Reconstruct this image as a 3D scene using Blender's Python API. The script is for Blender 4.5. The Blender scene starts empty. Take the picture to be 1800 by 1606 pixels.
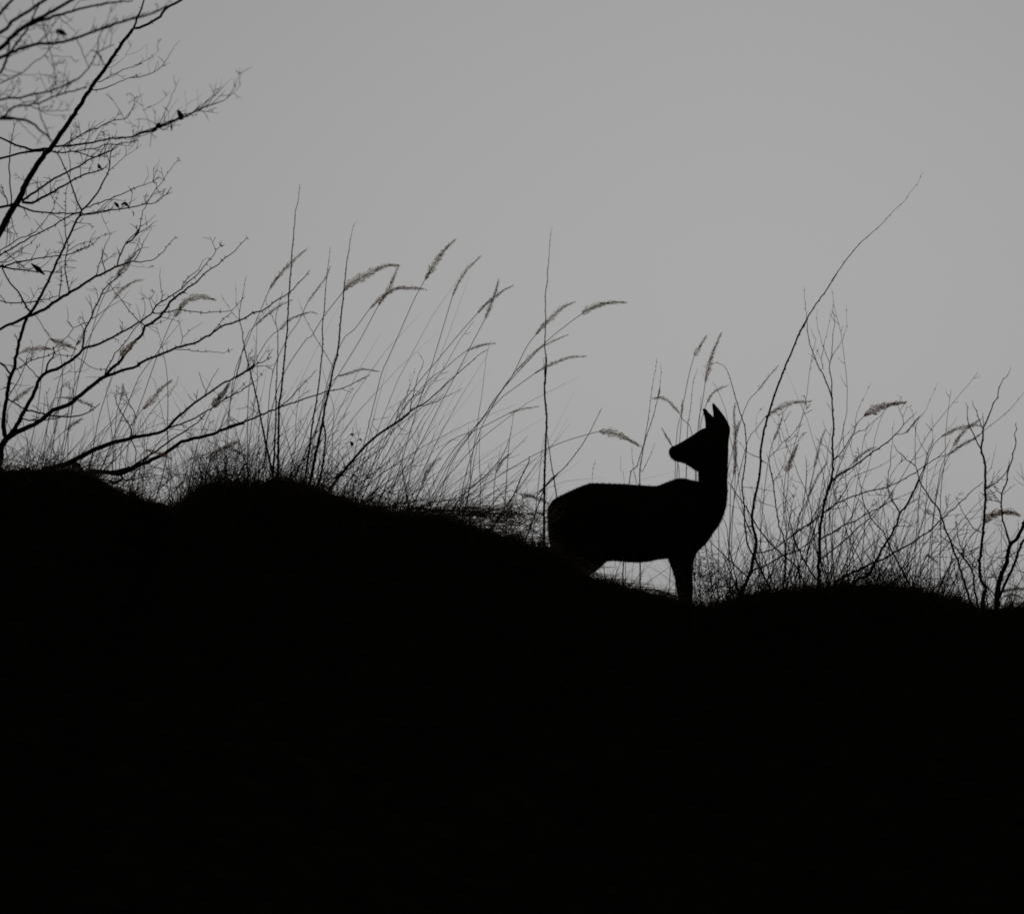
import bpy, math, random
import numpy as np
from mathutils import Vector

random.seed(7)
rng = np.random.default_rng(7)
R = math.radians
scene = bpy.context.scene
COL = scene.collection

# ------------------------------------------------------------------ camera, sky, sun, exposure
CAM_Z, PITCH, LENS, FPX = 1.6, R(6.0), 128.0, 6400.0      # FPX: focal length in photo pixels (1800 wide)
cd = bpy.data.cameras.new('camera'); cam = bpy.data.objects.new('camera', cd); COL.objects.link(cam)
cam.location = (0, 0, CAM_Z); cam.rotation_euler = (math.pi / 2 + PITCH, 0, 0)
cd.lens = LENS; cd.sensor_width = 36; cd.clip_start = 0.1; cd.clip_end = 3000
cd.dof.use_dof = True; cd.dof.focus_distance = 20.4; cd.dof.aperture_fstop = 2.2; cd.dof.aperture_blades = 9
scene.camera = cam

SUN_EL, SUN_AZ = R(5.5), R(3.5)                           # low sun veiled by cloud, beyond the ridge
world = bpy.data.worlds.new('World'); scene.world = world; world.use_nodes = True
nt = world.node_tree; N = nt.nodes; L = nt.links
sky = N.new('ShaderNodeTexSky'); sky.sky_type = 'NISHITA'; sky.sun_disc = False
sky.sun_elevation = SUN_EL; sky.sun_rotation = SUN_AZ
sky.air_density = 1.0; sky.dust_density = 8.0; sky.ozone_density = 1.0
hs = N.new('ShaderNodeHueSaturation'); hs.inputs['Saturation'].default_value = 0.02
ad = N.new('ShaderNodeVectorMath'); ad.operation = 'ADD'; ad.inputs[1].default_value = (13, 13, 13)   # cloud veil evens out the glow
gm = N.new('ShaderNodeVectorMath'); gm.operation = 'DIVIDE'
tc = N.new('ShaderNodeTexCoord'); nz = N.new('ShaderNodeTexNoise')
nz.inputs['Scale'].default_value = 9; nz.inputs['Detail'].default_value = 4; nz.inputs['Roughness'].default_value = 0.5
mr = N.new('ShaderNodeMapRange'); mr.inputs[3].default_value = 0.985; mr.inputs[4].default_value = 1.015
mx = N.new('ShaderNodeVectorMath'); mx.operation = 'SCALE'
L.new(sky.outputs[0], hs.inputs['Color']); L.new(hs.outputs[0], ad.inputs[0]); L.new(hs.outputs[0], gm.inputs[0]); L.new(ad.outputs[0], gm.inputs[1])
L.new(tc.outputs['Generated'], nz.inputs['Vector']); L.new(nz.outputs[0], mr.inputs[0])
L.new(gm.outputs[0], mx.inputs[0]); L.new(mr.outputs[0], mx.inputs['Scale'])
bg = N['Background']; L.new(mx.outputs[0], bg.inputs[0]); bg.inputs[1].default_value = 0.5

sd = bpy.data.lights.new('sun', 'SUN'); sun = bpy.data.objects.new('sun', sd); COL.objects.link(sun)
sd.energy = 1.25; sd.angle = R(16); sd.color = (1.0, 0.94, 0.86)
to_sun = Vector((math.sin(SUN_AZ) * math.cos(SUN_EL), math.cos(SUN_AZ) * math.cos(SUN_EL), math.sin(SUN_EL)))
sun.rotation_euler = to_sun.to_track_quat('Z', 'Y').to_euler()

vs = scene.view_settings
vs.view_transform = 'Standard'; vs.look = 'None'; vs.exposure = 0.0; vs.gamma = 1.0; vs.use_curve_mapping = False
scene.render.engine = 'CYCLES'
scene.cycles.use_denoising = False
scene.cycles.filter_width = 1.8
scene.cycles.sample_clamp_direct = 0.6; scene.cycles.sample_clamp_indirect = 0.6
scene.cycles.max_bounces = 6; scene.cycles.transparent_max_bounces = 4

# ------------------------------------------------------------------ materials
def mat(name, c0, c1, scale=40.0, rough=0.9, transl=0.0, bump=0.0, stretch=(1, 1, 1)):
    m = bpy.data.materials.new(name); m.use_nodes = True
    t = m.node_tree; n = t.nodes; l = t.links
    b = n['Principled BSDF']; b.inputs['Roughness'].default_value = rough
    b.inputs['Specular IOR Level'].default_value = 0.0
    co = n.new('ShaderNodeTexCoord'); mp = n.new('ShaderNodeMapping'); mp.inputs['Scale'].default_value = stretch
    z = n.new('ShaderNodeTexNoise'); z.inputs['Scale'].default_value = scale; z.inputs['Detail'].default_value = 6
    r = n.new('ShaderNodeValToRGB'); r.color_ramp.elements[0].position = 0.3; r.color_ramp.elements[1].position = 0.7
    r.color_ramp.elements[0].color = (*c0, 1); r.color_ramp.elements[1].color = (*c1, 1)
    l.new(co.outputs['Object'], mp.inputs[0]); l.new(mp.outputs[0], z.inputs['Vector']); l.new(z.outputs[0], r.inputs[0])
    l.new(r.outputs[0], b.inputs['Base Color'])
    if bump:
        bp = n.new('ShaderNodeBump'); bp.inputs['Strength'].default_value = bump; bp.inputs['Distance'].default_value = 0.01
        l.new(z.outputs[0], bp.inputs['Height']); l.new(bp.outputs[0], b.inputs['Normal'])
    if transl:
        tr = n.new('ShaderNodeBsdfTranslucent'); ms = n.new('ShaderNodeMixShader'); ms.inputs[0].default_value = transl
        l.new(r.outputs[0], tr.inputs[0]); l.new(b.outputs[0], ms.inputs[1]); l.new(tr.outputs[0], ms.inputs[2])
        l.new(ms.outputs[0], n['Material Output'].inputs[0])
    return m

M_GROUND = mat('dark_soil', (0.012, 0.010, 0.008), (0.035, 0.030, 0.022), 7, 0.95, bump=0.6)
M_GRASS = mat('dry_grass', (0.030, 0.026, 0.018), (0.075, 0.062, 0.042), 15, 0.8, transl=0.12)  # darker copy of the grass; its colour keeps the shaded slope black
M_STRAW = mat('crest_straw_lit', (0.07, 0.058, 0.042), (0.19, 0.16, 0.115), 12, 0.85, transl=0.35)  # paler copy of the grass, the crest's backlit tone put into its colour
M_BARK = mat('bark', (0.018, 0.015, 0.013), (0.050, 0.042, 0.036), 60, 0.9, bump=0.5)
M_STEM = mat('weed_stem', (0.030, 0.025, 0.020), (0.070, 0.056, 0.044), 50, 0.85)
M_STALK = mat('grass_stalk', (0.16, 0.13, 0.09), (0.26, 0.22, 0.15), 40, 0.8, transl=0.4)
M_HEAD = mat('seed_head_straw', (0.44, 0.38, 0.29), (0.62, 0.56, 0.45), 90, 0.8, transl=0.65)
M_HEADR = mat('seed_head_russet', (0.29, 0.17, 0.13), (0.42, 0.28, 0.22), 90, 0.8, transl=0.65)
M_HEADG = mat('seed_head_olive', (0.38, 0.36, 0.25), (0.56, 0.53, 0.40), 90, 0.8, transl=0.65)
M_HEADD = mat('seed_head_dark', (0.16, 0.13, 0.10), (0.30, 0.25, 0.19), 90, 0.8, transl=0.6)
M_LEAF = mat('dead_leaf', (0.020, 0.016, 0.012), (0.045, 0.035, 0.024), 50, 0.8)
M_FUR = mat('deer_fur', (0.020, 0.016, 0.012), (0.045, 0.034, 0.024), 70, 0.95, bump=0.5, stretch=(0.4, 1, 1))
M_EYE = mat('deer_eye', (0.008, 0.006, 0.005), (0.012, 0.009, 0.007), 10, 0.6)
M_HOOF = mat('deer_hoof', (0.010, 0.009, 0.008), (0.020, 0.018, 0.015), 40, 0.7)

# ------------------------------------------------------------------ geometry helpers
ct, st = math.cos(PITCH), math.sin(PITCH)
def at(px, py, Y):
    """world points for photo pixels (px, py) at the distance Y from the camera"""
    px, py, Y = np.asarray(px, float), np.asarray(py, float), np.asarray(Y, float)
    u, v = (px - 900) / FPX, (803 - py) / FPX
    dy = ct - st * v; t = Y / dy
    return np.stack([u * t, Y + 0 * t, CAM_Z + (st + ct * v) * t], -1)

def tag(o, label=None, cat=None, group=None, kind=None):
    for k, val in (('label', label), ('category', cat), ('group', group), ('kind', kind)):
        if val: o[k] = val
    return o

class MB:
    def __init__(s): s.v = []; s.f = []; s.n = 0
    def add(s, v, f):
        s.v.append(np.asarray(v, float)); s.f.extend([tuple(i + s.n for i in q) for q in f]); s.n += len(v)
    def build(s, name, m, parent=None, base=None, smooth=True):
        V = np.concatenate(s.v) if s.v else np.zeros((0, 3))
        if base is not None: V = V - np.asarray(base)
        me = bpy.data.meshes.new(name); me.from_pydata(V.tolist(), [], s.f); me.materials.append(m)
        if smooth and len(me.polygons): me.polygons.foreach_set('use_smooth', [True] * len(me.polygons))
        o = bpy.data.objects.new(name, me); COL.objects.link(o)
        if parent is not None: o.parent = parent
        return o

def tube(mb, P, r, k=6):
    """swept tube through the points P with radii r"""
    P = np.asarray(P, float); n = len(P)
    T = np.gradient(P, axis=0); T /= (np.linalg.norm(T, axis=1, keepdims=True) + 1e-12)
    ref = np.array([0.0, 1.0, 0.0]) if abs(T[:, 1]).max() < 0.95 else np.array([1.0, 0.0, 0.0])
    A = np.cross(T, ref); A /= (np.linalg.norm(A, axis=1, keepdims=True) + 1e-12); B = np.cross(T, A)
    a = np.arange(k) * 2 * math.pi / k
    V = P[:, None, :] + np.asarray(r)[:, None, None] * (np.cos(a)[None, :, None] * A[:, None, :] + np.sin(a)[None, :, None] * B[:, None, :])
    V = V.reshape(-1, 3); f = []
    for i in range(n - 1):
        for j in range(k):
            j2 = (j + 1) % k
            f.append((i * k + j, i * k + j2, (i + 1) * k + j2, (i + 1) * k + j))
    f.append(tuple(range(k))[::-1]); f.append(tuple((n - 1) * k + j for j in range(k)))
    mb.add(V, f)

def smooth_path(P, step=9.0):
    """Catmull-Rom through the points (columns: px, py, Y), about one sample per step pixels"""
    P = np.asarray(P, float)
    if len(P) < 3:
        n = max(2, int(np.hypot(*(P[-1, :2] - P[0, :2])) / step) + 1)
        t = np.linspace(0, 1, n)[:, None]; return P[0] * (1 - t) + P[-1] * t
    Q = np.vstack([2 * P[0] - P[1], P, 2 * P[-1] - P[-2]]); out = []
    for i in range(1, len(Q) - 2):
        p0, p1, p2, p3 = Q[i - 1:i + 3]
        n = max(1, int(np.hypot(*(p2 - p1)[:2]) / step))
        for k in range(n):
            t = k / n
            out.append(0.5 * (2 * p1 + (p2 - p0) * t + (2 * p0 - 5 * p1 + 4 * p2 - p3) * t * t + (3 * p1 - p0 - 3 * p2 + p3) * t ** 3))
    out.append(P[-1]); return np.array(out)

def arc(P):
    d = np.r_[0, np.cumsum(np.hypot(np.diff(P[:, 0]), np.diff(P[:, 1])))]
    return d, d / max(d[-1], 1e-9)

def wid(s, w):
    """widths measured on the slightly blurred photograph, brought back to the stem's own width"""
    w = np.maximum(np.asarray(w, float) * .95 - .5, .36)
    return np.interp(s, np.linspace(0, 1, len(w)), w)

# photo crops the paths were measured in: origin x, origin y, magnification
CR = dict(A=(0, 0, 6.424), B=(200, 0, 6.424), C=(0, 200, 6.424), D=(0, 400, 6.424), E=(0, 600, 6.424), F=(200, 400, 6.424),
          G=(200, 600, 5.353), H=(0, 0, 3.569), J=(420, 300, 5.353), K=(420, 580, 5.353), L=(680, 400, 6.424), M=(680, 630, 5.353),
          N=(900, 380, 4.589), O=(1180, 560, 5.353), P=(1180, 820, 5.737), Q=(1380, 480, 6.424), R=(1380, 700, 6.424),
          S=(1420, 850, 6.424), U=(1570, 630, 6.983), V=(1570, 850, 6.983), W=(1300, 280, 4.015), X=(860, 860, 4.737),
          Y=(1160, 690, 11.47), Z=(920, 680, 4.015), I=(700, 500, 3.211), c=(300, 600, 4.0), d=(400, 300, 4.0), o=(0, 0, 1.0))
def path(s):
    out = []
    for seg in s.split(';'):
        w = seg.split(); ox, oy, k = CR[w[0]]
        for q in w[1:]:
            x, y = q.split(','); out.append((ox + float(x) / k, oy + float(y) / k))
    return np.array(out)

# ------------------------------------------------------------------ the ground: a bank with a ragged crest
CREST = np.array([(-900, 850), (-300, 838), (0, 826), (40, 824), (80, 827), (124, 826), (162, 835), (200, 856), (224, 867), (256, 878), (290, 887),
    (305, 890), (320, 880), (346, 864), (368, 855), (400, 851), (443, 852), (482, 846), (510, 846), (540, 851), (562, 864), (588, 871), (607, 875), (625, 882), (655, 894),
    (680, 900), (755, 907), (785, 911), (816, 920), (848, 931), (870, 938), (923, 953), (955, 963), (978, 972), (1018, 1001), (1050, 1018),
    (1092, 1029), (1134, 1038), (1172, 1049), (1198, 1058), (1232, 1064), (1267, 1062), (1302, 1045), (1337, 1040), (1389, 1038), (1441, 1031),
    (1482, 1029), (1529, 1026), (1576, 1031), (1627, 1039), (1663, 1051), (1699, 1060), (1727, 1069), (1756, 1070), (1799, 1067), (2100, 1064), (2700, 1080)], float)
def yc_px(px):
    return np.interp(px, [-300, 300, 340, 900, 1000, 1230, 1300, 2000], [19.8, 20.0, 19.4, 19.3, 19.5, 19.9, 20.2, 20.0])
_px = np.linspace(-900, 2700, 1801); _py = np.interp(_px, CREST[:, 0], CREST[:, 1])
_py = _py + 1.5 * np.sin(_px * 0.083) * np.sin(_px * .021 + 1) + 1.3 * np.sin(_px * 0.217 + 1) * np.sin(_px * .047) + 1.1 * np.sin(_px * 0.53 + 2) * np.sin(_px * .031 + 2)
_c = at(_px, _py, yc_px(_px)); CX, CZ, CY = _c[:, 0], _c[:, 2], _c[:, 1]
_b = at(_px, np.where((_px > 950) & (_px < 1236), np.maximum(1071, _py + 6), _py + 40), yc_px(_px) + 0.8)
CB = np.minimum(_b[:, 2], CZ - 0.02)
CB = np.convolve(np.pad(CB, 8, 'edge'), np.ones(17) / 17, 'valid')
def terrain(x, y):
    x = np.asarray(x, float); y = np.asarray(y, float)
    C = np.interp(x, CX, CZ); B = np.interp(x, CX, CB); yc = np.interp(x, CX, CY)
    d = y - yc
    u = np.clip(-d / 14, 0, 1); front = C * (1 - u) ** 1.6
    t = np.clip(d / 0.7, 0, 1); t = t * t * (3 - 2 * t)
    back = C + (np.minimum(B, C - 0.01) - C) * t - 0.04 * np.clip(d - 1.5, 0, 120)
    z = np.where(d < 0, front, back)
    a = np.clip(np.abs(d) * 1.5, 0, 1)
    return z + a * (0.02 * np.sin(3.1 * x + 1.3 * y) + 0.015 * np.sin(7.3 * x - 4.1 * y + 1) + 0.01 * np.sin(13 * x + 9 * y)) - 0.025 * a

xs = np.r_[-np.geomspace(700, 3.8, 36), np.arange(-3.7, 3.71, 0.02), np.geomspace(3.8, 700, 36)]
ys = np.r_[np.geomspace(60, 1, 14) * -1, np.arange(0, 18.6, 0.3), np.arange(18.8, 21.2, 0.03), 21.2 + np.geomspace(0.1, 900, 50)]
X, Yg = np.meshgrid(xs, ys, indexing='xy'); Zg = terrain(X, Yg)
nx, ny = len(xs), len(ys)
V = np.stack([X, Yg, Zg], -1).reshape(-1, 3)
ii, jj = np.meshgrid(np.arange(nx - 1), np.arange(ny - 1)); q0 = (jj * nx + ii).ravel()
F = np.stack([q0, q0 + 1, q0 + nx + 1, q0 + nx], -1)
def fast_mesh(name, V, F, m, smooth=True):
    me = bpy.data.meshes.new(name); me.vertices.add(len(V)); me.vertices.foreach_set('co', V.astype(np.float32).ravel())
    k = F.shape[1]; me.loops.add(F.size); me.loops.foreach_set('vertex_index', F.astype(np.int32).ravel())
    me.polygons.add(len(F)); me.polygons.foreach_set('loop_start', (np.arange(len(F)) * k).astype(np.int32))
    if smooth: me.polygons.foreach_set('use_smooth', np.ones(len(F), bool))
    me.update(calc_edges=True); me.materials.append(m)
    o = bpy.data.objects.new(name, me); COL.objects.link(o); return o
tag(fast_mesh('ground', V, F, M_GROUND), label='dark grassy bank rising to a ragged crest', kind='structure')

# ------------------------------------------------------------------ plant builders
def root(P3, first=True):
    """carry the foot of a plant down to the soil under it"""
    p = P3[0]; tz = float(terrain(p[0], p[1])) - 0.03
    if p[2] > tz + 0.01:
        d = P3[0] - P3[min(2, len(P3) - 1)]; h = p[2] - tz
        dx = np.clip(d[0] / max(-d[2], 0.05), -0.5, 0.5) * h if d[2] < 0 else 0
        q = np.array([p[0] + dx, p[1], float(terrain(p[0] + dx, p[1])) - 0.03])
        return np.vstack([q, P3]), True
    return P3, False

def buds(Pp, w, mb, every=16, size=1.5):
    """little swellings at the nodes of a stem"""
    d, s = arc(Pp); x = every * random.uniform(0.4, 1)
    while x < d[-1] - 3:
        i = np.searchsorted(d, x); i = min(max(i, 1), len(Pp) - 2)
        ww = max(w[i], 1.0); c = Pp[i]; dr = Pp[i + 1] - Pp[i - 1]; dr = dr / (np.hypot(dr[0], dr[1]) + 1e-9)
        sd_ = random.choice((-1, 1)); e = c.copy(); e[:2] += dr[:2] * size * 1.2 + sd_ * np.array([-dr[1], dr[0]]) * (ww * 0.55 + size * 0.55)
        e[2] += random.uniform(-.004, .004)
        q = np.vstack([c - dr * size * 1.2, c * .5 + e * .5, e]); q3 = at(q[:, 0], q[:, 1], q[:, 2])
        tube(mb, q3, np.array([ww * .5, max(.45, ww * .42), 0.12]) * q[:, 2] / FPX, 4)
        x += every * random.uniform(0.6, 1.5)

def jitter(Pp, amp):
    n = len(Pp)
    if n < 4: return Pp
    j = rng.normal(0, amp, (n, 2)); j[0] = j[-1] = 0
    Pp = Pp.copy(); Pp[:, :2] += j; return Pp

class Plant:
    """a thing made of a stem and branches measured in the photograph; every branch leaves an existing one"""
    def __init__(s, name, label, cat, Y, group=None, m=M_BARK, kids='branch'):
        s.name, s.m, s.Y, s.S = name, m, Y, None; s.kids = kids
        s.o = bpy.data.objects.new(name, None); COL.objects.link(s.o); tag(s.o, label, cat, group); s.base = None
        s.o.empty_display_size = 0.1
    def depth(s, P):
        if s.S is None: return None, P
        d0 = np.hypot(*(s.S[:, :2] - P[0]).T); d1 = np.hypot(*(s.S[:, :2] - P[-1]).T)
        if d0.min() > 14 and d1.min() + 4 < d0.min(): P = P[::-1]; d0 = d1
        i = d0.argmin()
        if d0.min() > 3:                                            # run the foot of the branch into its parent
            P = np.vstack([s.S[i, :2], P])
        return s.S[i, 2], P
    def add(s, name, spec, w, dY=None, thorn=0.0, twig=0.0, kink=0.6, bud=0, flip=False, foot=False):
        P = path(spec) if isinstance(spec, str) else np.asarray(spec, float)
        w = list(w)
        P0 = P[0].copy(); y0, P = s.depth(P)
        if y0 is not None and np.hypot(*(P[0] - P0)) > np.hypot(*(P[-1] - P0)): w = w[::-1]
        if y0 is None: y0 = s.Y
        if dY is None:
            dY = random.uniform(-0.35, 0.35) * min(np.hypot(*(P[-1] - P[0])) / 320, 1.2)
        t = arc(P)[1]
        Pp = np.column_stack([P, y0 + dY * t + 0.03 * np.sin(t * 5 + random.uniform(0, 6)) * t])
        Pp = jitter(smooth_path(Pp, 7.0), kink * min(1, max(w) / 2)); s_ = arc(Pp)[1]; ww = wid(s_, w)
        s.S = Pp if s.S is None else np.vstack([s.S, Pp])
        P3 = at(Pp[:, 0], Pp[:, 1], Pp[:, 2]); r = ww / 2 * Pp[:, 2] / FPX
        if s.base is None or foot:
            n0 = len(P3); P3, ex = root(P3)
            if ex: r = np.r_[r[0] * 1.1, r]
            if s.base is None: s.base = P3[0].copy(); s.o.location = s.base
        mb = MB(); tube(mb, P3, r, 7 if max(w) > 4 else 5)
        if bud: buds(Pp, ww, mb, bud, 1.4)
        o = mb.build(name, s.m, s.o, s.base)
        if thorn or twig:
            tb = MB(); s.twigs(tb, Pp, ww, thorn, twig)
            if tb.n: tag(tb.build('twigs', s.m, o, s.base), kind='stuff')
        return o
    def twigs(s, mb, Pp, ww, thorn, twig):
        d, _ = arc(Pp); x = random.uniform(6, 16)
        while x < d[-1]:
            i = min(max(np.searchsorted(d, x), 1), len(Pp) - 2)
            dr = (Pp[i + 1] - Pp[i - 1])[:2]; dr = dr / (np.hypot(*dr) + 1e-9)
            if random.random() < thorn:
                for sg in random.choice(((-1, 1), (1,), (-1,))):
                    nrm = np.array([-dr[1], dr[0]]) * sg
                    e = Pp[i].copy(); ln = random.uniform(2.8, 5.2) + ww[i] * .5
                    e[:2] += nrm * ln * 0.9 + dr * ln * random.uniform(-.1, .5); e[2] += random.uniform(-.008, .008)
                    q = np.vstack([Pp[i], Pp[i] * .55 + e * .45, e]); tube(mb, at(*q.T), np.array([1.0, .65, .1]) * q[:, 2] / FPX, 4)
            if random.random() < twig:
                s.twiglet(mb, Pp[i], dr, random.uniform(12, 46) * (1.0 if ww[i] > 1.4 else .6), 1.5 if ww[i] > 2 else 1.1, 2)
            x += random.uniform(9, 20)
    def twiglet(s, mb, p, dr, ln, w, depth):
        a = math.atan2(-dr[1], dr[0]) + random.choice((-1, 1)) * random.uniform(0.5, 1.15)
        up = math.pi / 2
        if depth == 2 and math.sin(a) < 0.1 and random.random() < .7: a += (up - a) * .55
        n = max(4, int(ln / 6)); q = [p.copy()]; dy = random.uniform(-.012, .012)
        bend = random.uniform(-.05, .09)
        for k in range(n):
            a += random.gauss(0, .13) + bend * (1 if math.cos(a) > 0 else -1)
            e = q[-1].copy(); e[0] += math.cos(a) * ln / n; e[1] -= math.sin(a) * ln / n; e[2] += dy; q.append(e)
        q = np.array(q); tube(mb, at(*q.T), np.linspace(w, .55, len(q)) / 2 * q[:, 2] / FPX, 4)
        for k in range(1, n):
            v = q[k + 1] - q[k]; v = v[:2] / (np.hypot(*v[:2]) + 1e-9)
            if depth > 0 and random.random() < .26: s.twiglet(mb, q[k], v, ln * random.uniform(.3, .6), w * .75, depth - 1)
            elif random.random() < .3:
                sg = random.choice((-1, 1)); e = q[k].copy(); e[:2] += np.array([-v[1], v[0]]) * sg * 2.2 + v * .8
                tube(mb, at(*np.vstack([q[k], e]).T), np.array([.55, .12]) * q[k, 2] / FPX, 3)
    def blob(s, name, spec, w, m, off=0.0):
        """a withered leaf or pod: a thick spindle hung on the branch next to it"""
        P = path(spec); i = np.hypot(*(s.S[:, :2] - P[0]).T).argmin()
        Pp = smooth_path(np.column_stack([P, np.full(len(P), s.S[i, 2] + off)]), 2.5); mb = MB()
        tube(mb, at(*Pp.T), wid(arc(Pp)[1], w) / 2 * Pp[:, 2] / FPX, 7)
        return mb.build(name, m, s.o, s.base)

# ------------------------------------------------------------------ big tree whose trunk stands outside the frame, its boughs over the bank
G_TREE = 'bare trees on the bank'
T = Plant('bare_tree', 'tall bare tree whose thick boughs sweep into the top corner of the sky', 'tree', 27.2, G_TREE)
T.add('trunk', 'o -330,1010 -310,700 -290,400 -265,150 -235,-120', (44, 38, 32, 26, 18), dY=0.2)
TW = dict(thorn=.35, twig=.55)
T.add('branch', 'o -290,400 -120,170; A 0,160 40,100 150,0', (10, 8, 7, 5), **TW)
T.add('branch', 'o -285,330 -100,110; A 0,370 130,250 300,140 450,40 530,-10', (14, 10, 8, 6), **TW)
T.add('branch', 'o -295,430 -110,160; A 0,550 110,440 200,350 310,280 480,190 640,100 820,0 900,-60', (18, 14, 13, 9, 6), **TW)
T.add('branch', 'A 310,290 430,250 600,190 760,150 900,100 1100,60 1300,30 1500,10', (7, 5.5, 4.5, 3), **TW)
T.add('branch', 'o -290,400 -120,150; A 0,650 130,590 300,530 450,490 620,495 860,430 1100,345 1300,270 1500,220 1600,190; B 200,215 350,185 500,120 620,70', (14, 9, 7.5, 5.5, 4), dY=.4, **TW)
T.add('branch', 'A 110,440 60,720 0,830', (2.5, 4), thorn=.3)
T.add('branch', 'A 0,830 60,720 110,600 200,470 300,350 400,130 440,60 480,0', (5, 5, 4, 3), **TW)
T.add('branch', 'o -300,480 -120,200; A 0,1125 240,1100 400,1060 560,1030 700,980 880,890 1000,770 1070,640 1090,600 1200,540 1290,510', (12, 7, 6, 5, 4, 2.2), thorn=.3, twig=.8)
T.add('branch', 'A 1095,600 1110,500 1130,380 1190,290 1240,150 1280,30', (3, 2, 1.3), twig=.5)
T.add('branch', 'o -300,520 -110,230; A 0,1345 80,1270 200,1190 330,1190 480,1150 640,1080 820,1030 980,990', (14, 7, 6, 4.5, 3), thorn=.3, twig=.8)
T.add('branch', 'A 0,1340 160,1335; C 0,60 160,55 310,75 430,170 540,260 585,320', (7, 6, 5, 3.5), thorn=.2, twig=.5)
T.add('branch', 'A 450,480 550,370 620,250 690,170', (2.6, 2, 1.4), twig=.5)
T.add('branch', 'A 0,945 110,890 250,820 370,720 500,630 550,560 600,510 660,430', (3.2, 2.4, 1.8), twig=.4)
T.add('branch', 'A 480,250 520,400 550,530 590,680 620,820 640,980', (2.8, 2.2, 2), twig=.5)
T.add('branch', 'A 860,430 910,540 960,660 1000,760', (2.4, 2), twig=.4)
T.add('branch', 'A 530,660 610,770 720,860', (1.5, 1.2), twig=.4)
T.add('branch', 'A 0,855 180,850 440,845 620,860', (1.8, 1.2), twig=.3)
T.add('branch', 'A 710,980 720,880 740,780 760,690', (1.9, 1.2), twig=.4)
T.add('branch', 'A 530,1030 470,900 440,800', (1.8, 1.2), twig=.4)
T.add('branch', 'A 400,1060 430,1160; C 460,0 490,100 540,220 570,310', (2, 2.8, 3), twig=.4)
T.add('branch', 'A 640,1080 700,1000 760,930', (1.5, 1.0), twig=.7)
T.add('branch', 'A 330,1190 420,1240 520,1260 650,1250 800,1245', (2.6, 1.6), twig=.7)
T.add('branch', 'A 480,1270 600,1300 760,1310', (1.8, 1.1), twig=.6)
T.add('branch', 'A 180,1340 260,1420 360,1520 470,1620', (1.8, 1.5), twig=.2)
T.blob('dead_leaf', 'A 660,420 640,345 700,370 755,400', (1, 4, 12, 3), M_LEAF)
T.blob('dead_leaf', 'A 1020,570 1100,600 1180,740', (1.5, 4, 2), M_LEAF)

T = Plant('leaning_tree', 'dark thorny tree whose thick main limb leans diagonally up to the top frame edge', 'tree', 21.2, G_TREE)
T.add('trunk', 'o -175,870 -150,700 -85,545; C -40,1400 0,1330 110,1120 215,970 290,800 400,610 510,450 600,360 720,180 840,0; A 1010,1020 1200,760 1370,500 1500,330', (34, 24, 18, 15, 12.5, 10.5, 8, 6.5), dY=.15, thorn=.8, twig=.12)
T.add('branch', 'B 225,320 340,300 430,250 520,190 590,100 740,10 800,-25', (5.5, 5.5, 5.5, 5.5), thorn=.5, dY=2.6)
T.add('branch', 'B 225,310 260,220 310,100 345,-10', (4.5, 4, 3.2), thorn=.5, twig=.2)
TW = dict(thorn=.45, twig=.55)
T.add('branch', 'C 600,370 720,365 860,350 1000,330 1130,300 1300,280 1450,265; B 210,1545 300,1510 420,1480 520,1430 640,1390 760,1330 880,1290 960,1240 1100,1180 1250,1130 1340,1030 1395,890 1425,770', (4.5, 4, 3.5, 4.5, 4, 2, 1), dY=4.2, thorn=.6, twig=.5)
T.add('branch', 'B 960,1240 1050,1160 1170,1060 1250,970 1340,890', (2, 1), twig=.3)
T.add('branch', 'B 900,1260 1040,1150 1170,1040 1210,960 1215,890', (1.8, .9), twig=.2)
T.add('branch', 'B 820,1290 700,1340 560,1400 420,1460 300,1490 180,1560', (3.5, 3, 2), twig=.9)
T.add('branch', 'B 510,1420 560,1310 620,1180 680,1020 750,880', (2.2, 1.6, 1.1), twig=.3)
T.add('branch', 'B 420,1470 380,1350 330,1200 285,1020 285,970', (1.5, 1.2, .9), twig=.2)
T.add('branch', 'B 330,1250 430,1200 550,1130 635,1030', (1.5, 1.0), twig=.3)
T.add('branch', 'B 620,1370 620,1270 660,1200 740,1110', (1.4, .9), twig=.2)
T.add('branch', 'B 790,1300 820,1210 800,1030', (1.2, .8)); T.add('branch', 'B 815,1190 870,1150 950,1120 1000,1060', (1.2, .8))
T.add('branch', 'B 960,1240 950,1110 940,1010', (1.2, .8))
T.add('branch', 'C 620,430 800,430 960,410 1100,380 1240,340 1330,345 1560,300', (3.5, 3, 2.6, 2.5), dY=2.6, thorn=.5, twig=.8)
T.add('branch', 'C 850,430 960,460 1030,490 1110,480 1260,420 1330,370', (2.6, 3, 2.4), twig=.9)
T.add('branch', 'C 720,360 850,280 960,215 1110,160 1200,110 1290,80 1440,50; B 180,1290 230,1180 230,1110 265,1085', (3.4, 3, 2.6, 2, 1.5), dY=2.2, thorn=.6, twig=.7)
T.add('branch', 'B 110,1330 60,1240 0,1150; A 1270,1130 1215,1050', (2, 1.4, 1.2), twig=.4)
T.add('branch', 'A 1040,1010 1150,1005 1260,970 1390,910 1480,880 1600,830', (3, 2.6, 2, 1.3), dY=2, twig=.15, thorn=.3)
T.add('branch', 'B 180,880 290,870 450,815 540,750 610,660 660,560 750,450', (2.6, 2, 1.6, 1), twig=.4)
T.add('branch', 'B 540,750 640,710', (1.6, .9), twig=.3); T.add('branch', 'B 510,760 495,670', (1.2, .7))
T.add('branch', 'A 1110,930 1250,860 1400,790 1600,720; B 230,740 340,700 430,650 530,545', (2.4, 2, 1.6, .9), twig=.4, dY=2.2)
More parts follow.
